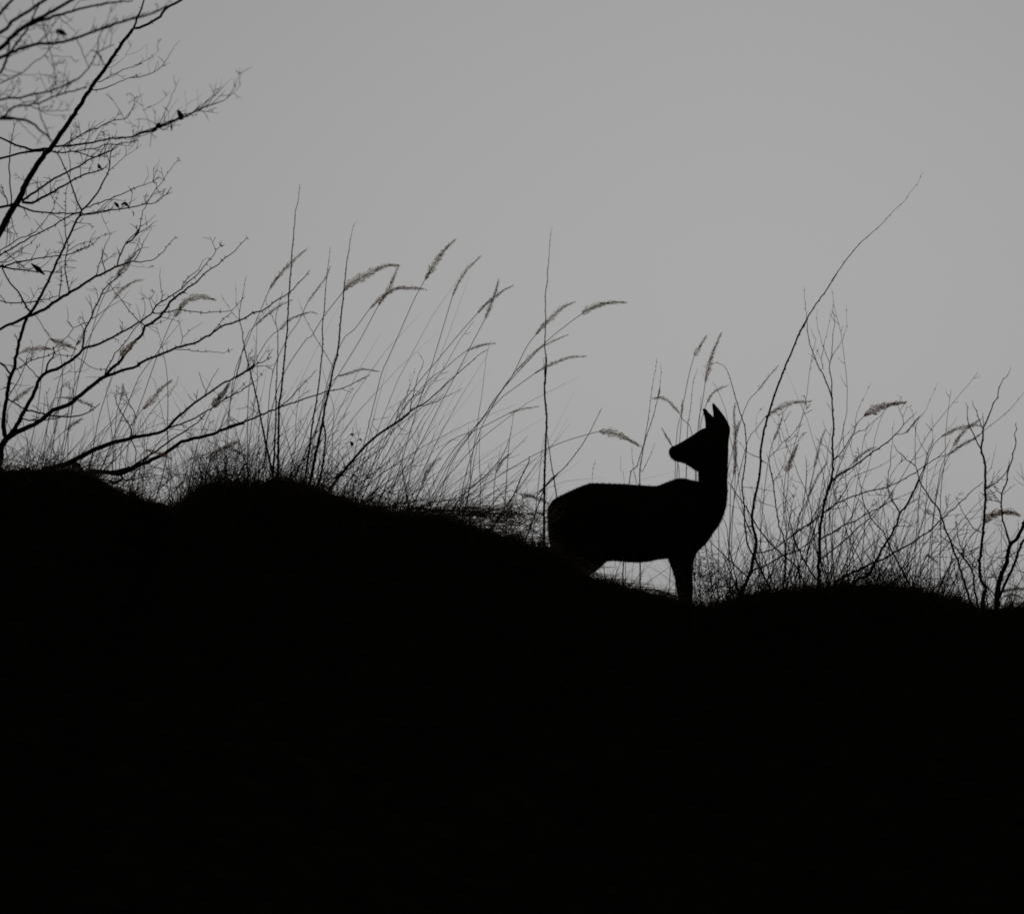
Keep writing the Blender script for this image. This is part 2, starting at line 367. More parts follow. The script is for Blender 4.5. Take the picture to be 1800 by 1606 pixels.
T.add('branch', 'A 1230,770 1330,710 1420,630; B 130,620 190,530 205,460', (1.6, 1.2, .8), twig=.35, dY=.3)
T.add('branch', 'B 140,620 260,590 380,500', (1.2, .8), twig=.2); T.add('branch', 'B 370,680 380,500', (1.1, .7))
T.add('branch', 'B 350,690 300,620', (1.1, .7)); T.add('branch', 'B 410,790 385,730 460,650', (1.2, .8))
T.add('branch', 'C 540,395 370,410 240,370 120,330 0,270; o -60,230', (5.5, 4.5, 4, 4), thorn=.5, twig=.2, dY=-.3)
T.add('branch', 'C 500,410 300,430 110,475 0,510; o -80,300', (5, 4.5, 5, 4), thorn=.6, twig=.2, dY=-.2)
T.add('branch', 'C 105,475 105,530 110,700 125,1015', (3, 3, 3), dY=.02)
T.add('branch', 'C 110,460 120,330 150,200 155,80', (2.6, 1.6), twig=.5)
T.add('branch', 'C 115,340 170,260 230,215', (1.6, .9), twig=.6); T.add('branch', 'C 118,330 95,220', (1.4, .9), twig=.3)
T.add('branch', 'C 130,1035 0,1060; o -60,375', (5.5, 5), thorn=.4)
T.add('branch', 'C 90,1010 40,900 10,800', (3, 2), twig=.3)
T.add('branch', 'C 260,970 400,880 540,780 750,660 890,595 1000,530 1110,475 1260,410', (5.5, 4.5, 4, 3.5, 2), thorn=.7, twig=.35, dY=-.2)
T.add('branch', 'C 260,1000 370,1005 480,950 620,870 790,770 900,710 1000,670 1150,630 1220,570', (6, 5, 4.2, 3.5, 2), thorn=.7, twig=.5, dY=.3)
T.add('branch', 'C 220,1040 330,1085 480,1110 620,1125 760,1125 900,1130 1050,1120 1250,1090 1450,1065 1600,1030; H 970,1270 1020,1230 1080,1205', (4.5, 3.5, 3, 3, 2.6, 1.4), thorn=.6, twig=.4, dY=-.3)
T.add('branch', 'C 620,410 690,530 750,660 790,750 830,880 890,1030 920,1090', (2.6, 3.2, 4), thorn=.4, twig=.1)
T.add('branch', 'C 785,740 800,550 775,470 800,350 800,260 830,190', (2.2, 1.8, 1.4), thorn=.3, twig=.3)
T.add('branch', 'C 840,940 900,830', (1.4, .9))
T.add('branch', 'C 120,1170 80,1280 85,1400 65,1510', (2.4, 1.8), thorn=.4, twig=.2)
T.add('branch', 'C 125,1170 150,1270 200,1400', (2.2, 1.6), thorn=.4)
T.add('branch', 'B 510,1430 500,1440 560,1470 640,1420 655,1490', (2, 2, 2.4, 1), twig=.9)
T.blob('dead_leaf', 'B 720,1240 745,1290 770,1330 740,1350', (2.5, 10, 11, 4), M_LEAF)
T.blob('dead_leaf', 'B 480,1440 510,1400 525,1390', (6, 8, 3), M_LEAF); T.blob('dead_leaf', 'B 430,1490 450,1470 490,1460', (4, 8, 4), M_LEAF)
T.blob('dead_leaf', 'B 650,1400 655,1440 650,1490', (3, 3.5, 1), M_LEAF)
T.blob('dead_leaf', 'C 1110,560 1120,600 1150,620', (1.5, 8, 2.5), M_LEAF)

# ------------------------------------------------------------------ thorny shrub tree on the mound
T = Plant('thorny_tree', 'bare thorny tree forking low on the mound into three dark stems with spiny twigs', 'tree', 20.05, G_TREE)
T.add('trunk', 'o -6,835; E 0,1300 20,1180 80,1090', (18, 15, 13, 12), dY=0)
TW = dict(thorn=.75, twig=.4)
T.add('stem', 'E 80,1090 45,1000 45,800 75,640 110,430 170,240 220,0; D 230,1250 270,1090 310,1000', (10, 8, 7.5, 7, 6.5, 6.5), dY=.2, thorn=.5, twig=.15)
T.add('stem', 'E 90,1080 170,980 240,850 310,720 390,570 450,420 520,350 640,310 780,230 920,110 940,85; D 1000,1340 1130,1310 1260,1240 1380,1180 1480,1120 1570,1060; F 300,1060 370,1010 440,950 480,880 540,830 660,760 760,690 860,590 950,530 1040,410 1120,320 1160,260 1210,200 1215,150', (9, 8, 7, 6, 5, 4, 3.4, 2.8, 2.2, 1.5), dY=-.2, thorn=.85, twig=.2)
T.add('stem', 'E 90,1090 200,1020 340,960 500,860 600,780 760,720 870,640 1000,530 1090,460 1190,395', (11, 9, 8.5, 8, 7.5), dY=.1, thorn=.5, twig=.15)
T.add('branch', 'D 310,1000 200,1060 100,1095 0,1150; o -70,610', (6.5, 5.5, 5.5, 3), thorn=.5, twig=.15)
T.add('branch', 'D 310,1000 390,900 470,760 540,610 600,480 650,370 720,230 780,90 830,0; C 850,1230 920,1100', (6.5, 5.5, 5, 4.5, 4.5), thorn=.8, twig=.2, dY=.2)
T.add('branch', 'C 920,1090 1000,1020 1100,890 1180,740 1240,620 1250,500 1270,400 1360,330', (4.2, 3.6, 2.8, 2), thorn=.5, twig=.3)
T.add('branch', 'C 1240,640 1310,570 1420,480 1530,410 1600,340', (2, 1.6, 1), thorn=.3, twig=.2)
T.add('branch', 'C 920,1080 1060,1030 1240,960 1400,900 1480,860; H 820,1190 900,1160 960,1140 990,1110', (3, 2.6, 2.2, 1.3), **TW)
T.add('branch', 'H 900,1160 930,1100 920,1040', (1.6, 1), twig=.2); T.add('branch', 'H 960,1140 980,1080 1003,1000', (1.6, 1), twig=.2)
T.add('branch', 'C 930,1140 1060,1130 1250,1090', (3, 2.5), thorn=.5, twig=.3)
T.add('branch', 'C 910,1110 820,1140 670,1220 540,1300 400,1365 270,1440 100,1540 0,1600; o -60,480', (3, 3, 3.4, 3.6, 3.6), thorn=.7, twig=.15)
T.add('branch', 'C 0,1540 100,1490 190,1420 250,1395 340,1370 440,1290 520,1180 600,1070 650,900', (2.8, 2.4, 2, 1.2), thorn=.5, twig=.3)
T.add('branch', 'D 0,400 120,330 250,240 360,160 420,100', (2.4, 2, 1.6), thorn=.6, twig=.2)
T.add('branch', 'D 330,1000 500,920 680,800 880,680 1080,550 1250,480 1380,415 1460,390', (6.5, 6, 5, 4), thorn=.6, twig=.2)
T.add('branch', 'F 240,370 300,260 340,160 390,80 420,25', (3, 2, 1.1), twig=.2)
T.add('branch', 'F 225,385 370,380 460,345 560,270 620,190 690,120 690,90', (2.6, 2.2, 1.6), thorn=.6, twig=.05)
T.add('branch', 'F 40,430 70,320 135,190 190,160 240,100 300,0; H 790,1530 870,1450 890,1350 950,1230 1010,1150 1070,1060 1110,1015', (3.4, 2.8, 2.2, 1.9, 1.4), thorn=.6, twig=.3)
T.add('branch', 'F 190,175 280,180 285,250', (1.8, 1.4), twig=.2); T.add('branch', 'F 270,260 320,230 400,225', (1.8, 1.2), twig=.5)
T.add('branch', 'F 135,190 130,150', (1.6, 1)); T.add('branch', 'F 180,420 110,510 0,600', (1.8, 2.2), thorn=.5)
T.add('branch', 'F 200,430 340,450 450,445', (1.4, .9), twig=.4); T.add('branch', 'F 250,375 290,390 340,440', (1.3, .9))
T.add('branch', 'H 840,1520 910,1450 930,1390', (1.3, .9), twig=.6)
T.add('branch', 'D 785,725 745,560 740,330 770,210; C 740,1360 735,1200 745,900 770,800', (3.2, 2.6, 2.2, 1.5), thorn=.6, twig=.3)
T.add('branch', 'D 670,795 690,610 700,500 690,430', (2.8, 2), thorn=.5, twig=.4)
T.add('branch', 'D 1080,550 1150,320 1155,230', (2.6, 1.5), thorn=.5, twig=.2); T.add('branch', 'D 1190,515 1155,350 1190,190 1240,100 1215,0; C 1190,1250 1230,1210', (2.6, 1.8, 1), twig=.4)
T.add('branch', 'D 300,900 200,720 90,590 30,470', (4.5, 3.4, 3), thorn=.8, twig=.15)
T.add('branch', 'D 30,450 210,470 420,495 580,500 700,510', (4, 3, 2), thorn=.6, twig=.6)
T.add('branch', 'D 30,450 130,410 250,380 400,355 580,325 740,310 870,270 1000,210 1080,160 1110,110 1240,60 1320,40', (4, 3, 2.4, 2, 1.1), thorn=.7, twig=.5)
T.add('branch', 'D 30,430 0,435; o -40,460', (6, 4)); T.add('branch', 'D 20,410 150,350 300,290', (2.2, 1), twig=.8)
T.add('branch', 'D 780,250 940,170 1020,150 1100,120', (2.2, 1.2), thorn=.4, twig=.3)
T.add('branch', 'D 640,325 600,240', (1.5, .9)); T.add('branch', 'D 740,320 880,270', (1.5, .9), twig=.5)
T.add('branch', 'D 450,815 300,845 130,850 0,820; o -30,520', (2.8, 2.8, 2.4), thorn=.6, twig=.3)
T.add('branch', 'D 450,815 600,795 670,770', (2.6, 1.8), thorn=.8, twig=.6)
T.add('branch', 'D 330,850 410,740 430,650', (1.8, 1), twig=.7); T.add('branch', 'D 300,830 340,790 220,720', (1.5, 1), twig=.3)
T.add('branch', 'D 400,985 450,1050 520,1180 600,1270', (2, 1.5), twig=.3)
T.add('branch', 'D 930,1360 945,1250 970,1120 1040,1020 1060,920 1120,820 1170,700 1230,640 1400,510', (4.4, 3.6, 3, 2), thorn=.7, twig=.4)
T.add('branch', 'D 1000,1070 900,1100 830,1130 770,1060 770,970 750,880', (2.2, 1.8, 1), twig=.35)
T.add('branch', 'D 830,1140 740,1250 660,1310 580,1390', (2, 1.8), twig=.3)
T.add('branch', 'D 1040,1030 1150,960 1250,890 1370,820 1460,710', (2, 1.6, .9), twig=.2)
T.add('branch', 'D 1570,1060 1460,940 1380,830 1310,740 1240,640', (2.4, 2, 1.8), thorn=.6)
T.add('branch', 'D 1110,820 1090,700 1040,650', (1.6, 1), twig=.5); T.add('branch', 'D 1090,740 960,680', (1.3, .9))
T.add('branch', 'D 1200,620 1250,570 1245,480', (1.5, 1), twig=.6)
T.add('branch', 'F 440,965 540,965 620,955 720,920 800,935 930,955 1080,960 1200,955 1330,935 1390,870 1450,810 1480,770', (2.8, 2.4, 2, 1.4), thorn=.8)
T.add('branch', 'E 1190,390 1250,310 1340,250 1400,160 1470,80; F 250,1270 330,1200 350,1110 430,1080 520,1010 580,930 640,840 740,750 880,650 980,570 1050,490 1150,435 1260,345 1380,260 1430,180 1500,125 1495,90', (6.5, 6, 5.5, 5.5, 5, 3.6, 2.6, 2.2, 1.5), thorn=.9, twig=.06)
T.add('branch', 'F 300,1060 350,1110', (3, 3)); T.add('branch', 'F 770,670 840,570 950,480 1000,380 1050,345', (2.4, 2, 1.2), thorn=.6)
T.add('branch', 'F 540,820 550,770 525,630 522,450', (2.2, 1.6, 1.1), thorn=.5); T.add('branch', 'F 550,775 600,740', (1.8, 1))
T.add('branch', 'F 440,930 410,850 405,760', (2, 1.1), twig=.5); T.add('branch', 'F 480,880 440,830 410,770', (1.8, 1.1), twig=.5)
T.add('branch', 'F 310,1050 360,900 310,710 320,660', (1.8, 1), thorn=.3); T.add('branch', 'F 300,1050 285,940 250,860', (1.7, 1), thorn=.3)
T.add('branch', 'F 480,900 490,740', (1.4, .8), twig=.3); T.add('branch', 'F 500,890 620,860', (1.6, 1), twig=.3)
T.add('branch', 'F 740,750 820,735 840,755', (2, 1.2), thorn=.5); T.add('branch', 'F 430,1085 530,1070 620,1020', (1.8, 1), thorn=.3)
T.add('branch', 'F 360,1115 480,1135 490,1155', (1.6, 1)); T.add('branch', 'F 330,1200 350,1270', (1.6, .9))
T.add('branch', 'F 290,1090 210,1170 140,1290 20,1420; E 1280,190 1200,320 1180,390', (2, 2.4, 3), thorn=.4)
T.add('branch', 'E 1190,395 1290,360 1370,330 1500,295 1600,240; F 270,1540 380,1490 520,1440 610,1400 760,1340 900,1310 1040,1230 1120,1180 1260,1100 1430,1050 1570,960 1600,955; d 180,1000 270,970 340,910 400,880 465,835 500,790 540,750 580,700', (6.5, 5.5, 5, 4.6, 4.2, 3.6, 3, 2.6, 1.8), thorn=.9, twig=.04, dY=.5)
T.add('branch', 'F 690,1375 850,1385 990,1405 1130,1405 1240,1415 1350,1370', (2.2, 1.8, 1.4), thorn=.7)
T.add('branch', 'F 760,1325 780,1230 735,1060 745,1010', (2, 1.1), thorn=.3); T.add('branch', 'F 780,1235 890,1140 1000,1065', (1.7, 1), thorn=.3)
T.add('branch', 'F 1120,1170 1190,1100 1240,1025 1330,960', (2.2, 1.6), thorn=.5)
T.add('branch', 'F 600,1400 600,1300', (1.3, .8)); T.add('branch', 'F 900,1305 930,1250', (1.4, .9))
T.add('branch', 'E 300,780 420,800 560,830 700,850 860,845 1000,800 1130,700', (4, 4, 3.4, 2), thorn=.4, twig=.5)
T.add('branch', 'E 250,870 330,885 480,890 640,870 700,850', (3.4, 3, 2.4), thorn=.4, twig=.4)
T.add('branch', 'E 100,660 240,740 300,780', (3.4, 3), thorn=.4, twig=.2)
T.add('branch', 'E 120,370 60,290 0,240; o -40,620', (4.2, 3.6), thorn=.4); T.add('branch', 'E 130,270 60,268 0,235', (2.2, 1.6))
T.add('branch', 'E 180,320 290,250 350,210 490,180 600,130', (3, 2.6, 2), thorn=.5, twig=.5)
T.add('branch', 'E 440,420 300,260 210,180', (2.2, 2.4), twig=.2); T.add('branch', 'E 100,610 210,440 290,260 340,170', (2.8, 2.2, 1.5), thorn=.5, twig=.4)
T.add('branch', 'E 520,340 540,260 600,180 610,130 600,60', (4.2, 3.6, 2.6), thorn=.4, twig=.6)
T.add('branch', 'E 620,150 760,155 930,210 1000,280 1080,315 1190,310', (2.2, 1.9, 1.7), thorn=.2)
T.add('branch', 'E 600,430 780,340 815,300', (1.5, 1.6)); T.add('branch', 'E 780,345 920,340 1020,300', (1.4, 1))
T.add('branch', 'E 1110,405 960,405', (1.6, 1)); T.add('branch', 'E 650,740 680,600 690,520 865,395', (1.7, 1.6, .9), twig=.5)
T.add('branch', 'E 130,470 240,500 340,490', (1.8, 1.1), twig=.3); T.add('branch', 'E 400,410 350,390', (1.3, .9))
T.add('branch', 'E 150,460 70,520 0,540; o -30,700', (1.8, 1.6), twig=.3)
T.blob('dead_leaf', 'D 350,405 430,470 505,535', (2.5, 11, 2.5), M_LEAF)
T.blob('dead_leaf', 'C 1290,1000 1320,1030 1340,1060', (3, 8, 3), M_LEAF); T.blob('dead_leaf', 'C 1370,1030 1410,1010 1450,1050', (3, 7, 3), M_LEAF)
T.blob('dead_leaf', 'C 1490,1090 1510,1130 1505,1165', (1, 3, 1), M_LEAF)

T = Plant('thorny_shrub', 'low thorny shrub whose two dark boughs creep out along the mound into the hollow', 'shrub', 20.3, 'low shrubs sprawling on the crest')
T.add('stem', 'E 430,1500 520,1450 750,1380 960,1280 1080,1220 1200,1170 1400,1110 1600,1065; G 150,910 280,890 420,855 510,812', (13, 10, 8.5, 7, 6), dY=.1, thorn=.2, twig=.15)
T.add('branch', 'G 510,812 600,720 690,640 780,560 900,480 1050,385 1200,300 1330,230; c 450,260 540,200 580,170 650,140 710,110', (6, 4.6, 4, 3.6, 3.2, 2), thorn=.5, twig=.35, dY=.2)
T.add('branch', 'G 515,815 620,780 780,710 900,640 1000,570', (3.8, 3.2, 2.6), thorn=.4, twig=.2)
T.add('branch', 'G 1000,570 1080,530 1200,460 1300,400; c 500,340 610,265 660,200', (2.6, 2, 1.2), thorn=.4)
T.add('branch', 'G 1000,570 1060,530 1140,480 1250,375', (2.2, 1.4), thorn=.5); T.add('branch', 'G 1020,560 1060,520 1130,430', (2, 1.2), thorn=.4)
T.add('branch', 'G 1020,565 1060,560 1140,530', (1.8, 1.2)); T.add('branch', 'G 870,490 800,290', (2, 1.6), thorn=.3)
T.add('branch', 'G 870,480 900,400 990,250', (2, 1.4), twig=.3); T.add('branch', 'G 760,570 695,495', (2, 1.3))
T.add('branch', 'G 680,640 665,590', (1.6, 1)); T.add('branch', 'G 630,720 690,680', (1.5, 1))
T.add('branch', 'G 520,820 650,835 800,830 960,835', (1.6, 1.2)); T.add('branch', 'G 1160,330 1200,150 1225,60', (2, 1.4), twig=.2)
T.add('branch', 'G 170,900 150,790 60,660 5,510', (3.2, 2.8, 1.8), thorn=.4, twig=.3); T.add('branch', 'G 175,880 240,640', (2, 1.4), twig=.2)
T.add('branch', 'G 150,800 205,720 110,480 85,410', (2.2, 2, 1.4), twig=.5); T.add('branch', 'G 150,910 205,1010 205,1150', (2.6, 2.4), twig=.3)
T.add('branch', 'G 200,985 270,990 325,950', (2, 1.4), twig=.3)
T.add('root_stem', 'o 150,836; E 1000,1470 1200,1480 1390,1470 1500,1420; G 0,1245 110,1230 180,1190 320,1130 470,1060 560,1000 640,940 800,905 960,860 1090,800 1220,770; c 330,630 420,600 510,570 640,515 750,470 870,430 1000,385 1110,350 1200,330 1270,300 1330,270 1400,238', (10, 9, 9, 8, 7, 6, 4.6, 4, 3.2, 2.6, 1.6), foot=True, thorn=.5, twig=.3, dY=.3)
T.add('branch', 'G 60,1245 90,1290 0,1330; E 1240,1570', (6, 6, 6)); T.add('branch', 'G 170,1180 400,1030 560,910 680,840 790,760 860,690', (4, 4, 3.4, 2.4), thorn=.4, twig=.2)
T.add('branch', 'c 770,465 850,390 900,330 950,280 1030,200', (2.8, 2.2, 1.4), thorn=.5); T.add('branch', 'c 850,440 980,330', (1.6, 1), twig=.4)
T.add('branch', 'c 650,520 590,490 520,440', (2, 1.2), twig=.4); T.add('branch', 'c 640,510 560,420', (1.6, 1), twig=.3)
T.add('branch', 'G 110,1310 240,1290 330,1220 420,1190 500,1200', (2.8, 2.2, 1.4), twig=.5); T.add('branch', 'G 280,1240 400,1250 520,1295', (2.2, 1.4), twig=.3)

# ------------------------------------------------------------------ single bare stems
G_STEM = 'bare weed stems standing on the crest'
def stem(label, spec, w, Y, bud=14, kids=(), dY=None, name='bare_weed', cat='weed'):
    p = Plant(name, label, cat, Y, G_STEM, M_STEM)
    if dY is None: dY = random.uniform(-.25, .25)
    p.add('stem', spec, w, dY=dY, bud=bud, kink=.3)
    for k in kids: p.add('branch', k[0], k[1], bud=bud and 18)
    return p
stem('tallest straight bare stem rising from the broad mound, tip highest of all its neighbours', 'K 365,1400 375,900 380,700 400,560 430,250 455,0; J 460,1380 470,1180 480,1050 490,900 497,760 515,650 515,580 530,430 530,380 553,310 565,210 575,125', (5.5, 4.6, 3.8, 3.2, 3, 2.2, 1.2), 19.9)
stem('straight bare stem with knotted thick foot, hooked tip, beside the feathery arching plume', 'K 670,1430 720,1180 770,950 800,800 815,700 850,560 890,350 925,240 950,0; J 955,1420 975,1250 985,1130 1010,900 1035,750 1055,610 1080,520 1110,475', (7, 5.5, 4.6, 4, 3.4, 2.8, 2, 1), 19.8, kids=(('K 880,340 800,200 690,20; J 620,1380 555,1210', (1.8, 1.6, .8)),))
stem('bare stem bending upright between the tallest stem and the hook-tipped stem', 'K 620,1400 660,1150 690,900 740,600 775,300 785,180 785,0; J 790,1400 800,1330 815,1130 830,980 850,820 860,720', (4.8, 3.8, 3, 2.6, 2, 1.1), 20.1)
stem('bare stem forking near its top, close beside the tallest straight stem', 'K 320,1380 345,900 350,650 355,450 365,250 365,0; J 350,1450 350,1350 390,1210 415,1135', (4.6, 3.4, 2.6, 2, 1), 20.2, kids=(('J 350,1450 280,1300 245,1170', (1.6, .8)),))
stem('backward-leaning bare stem crossing the shrub boughs beyond the forked thorny twig', 'K 320,1370 250,1050 200,800 165,630 100,370 50,150 30,0; J 10,1430 5,1330 30,1200 70,985', (5, 4, 3.2, 2.6, 1.9, 1), 20.3, kids=(('F 1420,950 1385,850 1375,650', (1.2, .7)), ('F 1425,1050 1340,960 1210,760', (1.6, 1))))
stem('short knobbly stem twisting round the foot of the hook-tipped stem', 'K 745,1450 785,1290 800,1180 815,990 795,870 810,700', (4.5, 4, 3.4, 2), 19.7, bud=9)
stem('thin stem bent over in a sharp elbow beside the hook-tipped stem', 'K 875,1420 880,1000 895,750 845,590 815,470 780,340', (2, 1.6, 1.1), 20.0, bud=0)
p = stem('thick bent weed leaning over from the broad mound, topped by a brush of twigs', 'K 860,1490 960,1360 1100,1190 1200,1080 1330,970 1470,880 1606,780; M 100,600 210,510 290,450 370,410 470,320 600,200 700,110 830,0; L 980,1490 1090,1400 1150,1375', (6, 5.2, 4.8, 4.2, 2.8, 2.2, 1.4), 19.8, bud=22, name='bent_weed',
    kids=(('M 290,450 430,425 530,370 640,320 715,275', (2.2, 1.8, 1)), ('M 225,490 230,400 260,300 280,210 310,130 350,25; L 350,1410', (2, 1.8, 1.2)), ('M 215,500 240,400 330,300 480,160 590,120', (1.6, 1)),
          ('M 150,550 150,420 210,280 220,130', (1.4, .8)), ('M 160,540 180,380 235,210 265,90', (1.5, .8)), ('M 100,600 200,400 335,310', (2, 1.5)), ('M 120,570 110,450 200,340', (1.6, 1)),
          ('M 340,330 270,305 180,300', (1.8, 1)), ('M 100,615 130,660 190,685', (2, 1.4)), ('K 1330,980 1250,860 1420,815', (1.5, 1)), ('M 60,620 170,390 0,490', (1.4, .8))))
stem('second thinner weed leaning beside the thick bent weed', 'K 1000,1480 1100,1330 1250,1180 1380,1080 1460,900 1500,760 1530,680', (2.6, 2.2, 1.4), 19.9, bud=24)
stem('lone tall straight stem standing just behind the deer\'s rump', 'o 957,985; M 1480,1400 1485,1100 1490,900 1500,700 1505,560 1490,400 1485,240 1500,100 1495,0; N 270,1350 265,1230 280,1190 265,1050 270,900 270,800 270,620 285,530 285,460 295,390 305,200 310,150 325,90', (5.5, 4.8, 4.2, 3.8, 2.8, 2.4, 1.9, 1), 19.6, dY=.1,
     kids=(('N 270,1260 260,1200 250,1140', (1.6, 1)),))
stem('slanting thin stem leaning against the lone tall stem by the deer\'s rump', 'M 1605,1330 1560,1050 1530,880 1505,700', (3, 2.4, 1.6), 19.8, bud=18)
stem('short thin stem in front of the lone tall stem', 'M 1415,1290 1440,1050 1460,850 1490,690', (2, 1.5, .9), 19.7, bud=0)
stem('short crooked knobbly twig standing between the matted grass and the lone tall stem', 'M 1115,1395 1170,1330 1230,1210 1260,1120 1310,1030 1340,960 1340,920', (3.4, 2.8, 2), 19.5, bud=8)
stem('curved bare stem sweeping up out of the grass over the deer\'s rump', 'o 940,905; M 1500,1190 1606,1090; Z 100,760 200,650 290,570 370,470 440,370 500,260 553,150', (3, 2.6, 2.2, 1.5), 19.9, bud=16)
stem('long thin stem rising straight from the matted grass beside a broken stem tip', 'M 690,1390 770,1150 800,950 840,700 870,500 900,300 935,0; L 1150,1360 1175,1275', (2.2, 1.8, 1.4, 1), 19.6, bud=0, kids=(('L 1150,1375 1090,1400', (1.2, 1)),))
stem('thin stem with two bends midway along the matted grass', 'M 880,1390 880,1150 870,900 875,700', (2.2, 1.8, 1), 19.5, bud=26)
stem('slender stem topped by a crossing grass plume, halfway between mound and deer', 'M 1110,1400 1130,1100 1150,800 1180,620 1200,500', (2.2, 1.8, 1.1), 19.6, bud=24)
stem('smooth curved stem sweeping up to the slender stem with the plume', 'M 690,1310 860,1160 1000,1030 1110,870 1170,700', (3, 2.6, 1.4), 19.7, bud=0)
stem('straight twig pair\'s thinner member behind the middle of the deer\'s back', 'o 1092,1062; Z 745,680 800,560 850,400 880,230 910,0; N 1130,1380 1155,1250 1170,1140', (3, 2.6, 1.9, 1), 21.0)
stem('forked twig behind the deer\'s back, stouter than the twig beside it', 'o 1126,1062; Z 820,690 840,480 860,370 910,230 965,0; N 1180,1470 1200,1300 1200,1190', (3.4, 3, 2, 1), 20.9, kids=(('Z 838,600 880,520 930,395', (1.8, 1)), ('Z 800,680 775,540 765,420', (1.8, 1))))
stem('small crooked sprig just showing above the middle of the deer\'s back', 'o 1100,1062; Z 715,680 690,600 685,490', (2, 1), 20.95, bud=0)
stem('small thin sprig standing above the deer\'s loin', 'o 1036,1055; Z 485,680 510,510', (1.8, 1), 20.9, bud=16)
stem('straight bare stem rising from behind the deer\'s muzzle', 'o 1200,1060; O 150,1130 165,950 185,800 200,650 215,560 250,470', (3, 2.6, 2, 1), 21.0)
stem('crooked stem curling over at its top beyond the deer\'s neck', 'P 830,900 770,780 745,620 735,400 715,200 740,0; O 705,1230 700,1130 690,1000 660,920 620,800 570,620 540,520 490,440 430,415 290,450', (4, 3.4, 2.8, 2.2, 1), 20.5, bud=18, kids=(('P 715,205 850,215 1030,245', (1.6, 1.2)), ('P 745,430 550,380', (1.5, 1)), ('P 745,600 850,610 590,560', (1.5, 1))))
p = stem('very long bare stem leaning diagonally high into the open sky above the saplings', 'P 740,1200 800,1060 830,900 860,770 815,550 840,330 870,200 900,0; O 840,1250 860,1120 905,930 955,770 1000,640 1065,470 1130,320 1200,150 1280,0; Q 130,740 210,590 250,510 350,350 470,190 590,0; W 650,860 760,700 870,575 990,470 1080,370 1160,300 1200,240 1250,180 1295,90', (7.5, 5.6, 4.8, 4.4, 3.9, 3.2, 2.7, 2.2, 1.5, .8), 20.3, bud=20, name='leaning_weed',
    kids=(('O 840,1310 770,1290 700,1240 620,1140', (2, 1)), ('P 850,870 980,850 1140,760 1300,630 1500,500', (3.4, 3, 1.6)), ('P 805,1050 980,980 1150,890 1290,840 1400,750 1500,640', (3.8, 3.2, 2)),
          ('P 770,1110 560,920 380,740', (3.4, 2.8, 1.6)), ('P 890,350 1050,410', (1.8, 1.4)), ('O 855,1150 800,1070 810,900 880,830', (1.2, .8))))
stem('thin straight stem slanting back across the long leaning stem beyond the deer\'s chest', 'P 1250,990 1150,910 1000,770 870,610 820,520 720,360 570,150', (3.6, 3, 2), 20.35, bud=22)
stem('upright stem in the thicket right beside the deer\'s chest', 'P 670,1220 620,980 580,800 570,650 540,560 510,480', (3.2, 2.6, 1.4), 20.4, bud=26)
stem('slanting twig crossing the thicket just under the deer\'s chest', 'P 640,1190 560,990 480,780 410,630', (2.2, 1.6, .9), 20.5, bud=0)
stem('dark straight weed leaning at the far end of the ridge between two saplings', 'V 550,1325 640,1120 700,1010 760,920', (4, 3.4, 2.4), 20.1, bud=12)
stem('thin companion of the dark straight weed at the far end of the ridge', 'V 620,1350 700,1130 770,990', (2.8, 2.2, 1.2), 20.2, bud=20)

# ------------------------------------------------------------------ saplings beyond the deer
G_SAP = 'bare saplings on the slope beyond the deer'
def sapling(label, spec, w, Y, kids, name='sapling', bud=16, tw=.25):
    p = Plant(name, label, 'sapling', Y, G_SAP, M_BARK)
    p.add('stem', spec, w, dY=.1, bud=bud)
    for k in kids: p.add('branch', k[0], k[1], bud=20, twig=tw if len(k) < 3 else k[2])
    return p
sapling('thin sapling with spreading upper twigs, standing before the long leaning stem', 'P 1135,1170 1150,1000 1145,750 1090,600 1065,450 1040,300 1025,130 990,0; O 960,1530 930,1390 910,1300 895,1265', (3.6, 3.2, 2.8, 2.4, 1.4), 20.3,
    (('O 910,1320 990,1240 1010,1195 1110,1115 1200,1000 1250,900 1300,800', (2, 1.6, .8)), ('O 1010,1195 1015,1030 1015,870', (1.3, .7)), ('O 1110,1115 1090,1050 1050,930', (1.3, .8)), ('O 990,1240 1190,1160 1260,1065', (1.4, .8)),
     ('O 960,1530 1030,1430 1095,1250 1095,1120', (1.7, 1)), ('O 915,1375 840,1320', (1.6, 1.2)), ('P 1065,450 1135,370 1200,500', (1.8, 1.4)), ('P 1145,740 1200,560 1210,400 1280,190', (2.2, 1.6, 1)), ('P 1150,1150 1220,1000 1240,740 1180,480 1160,250', (2.4, 2, 1))))
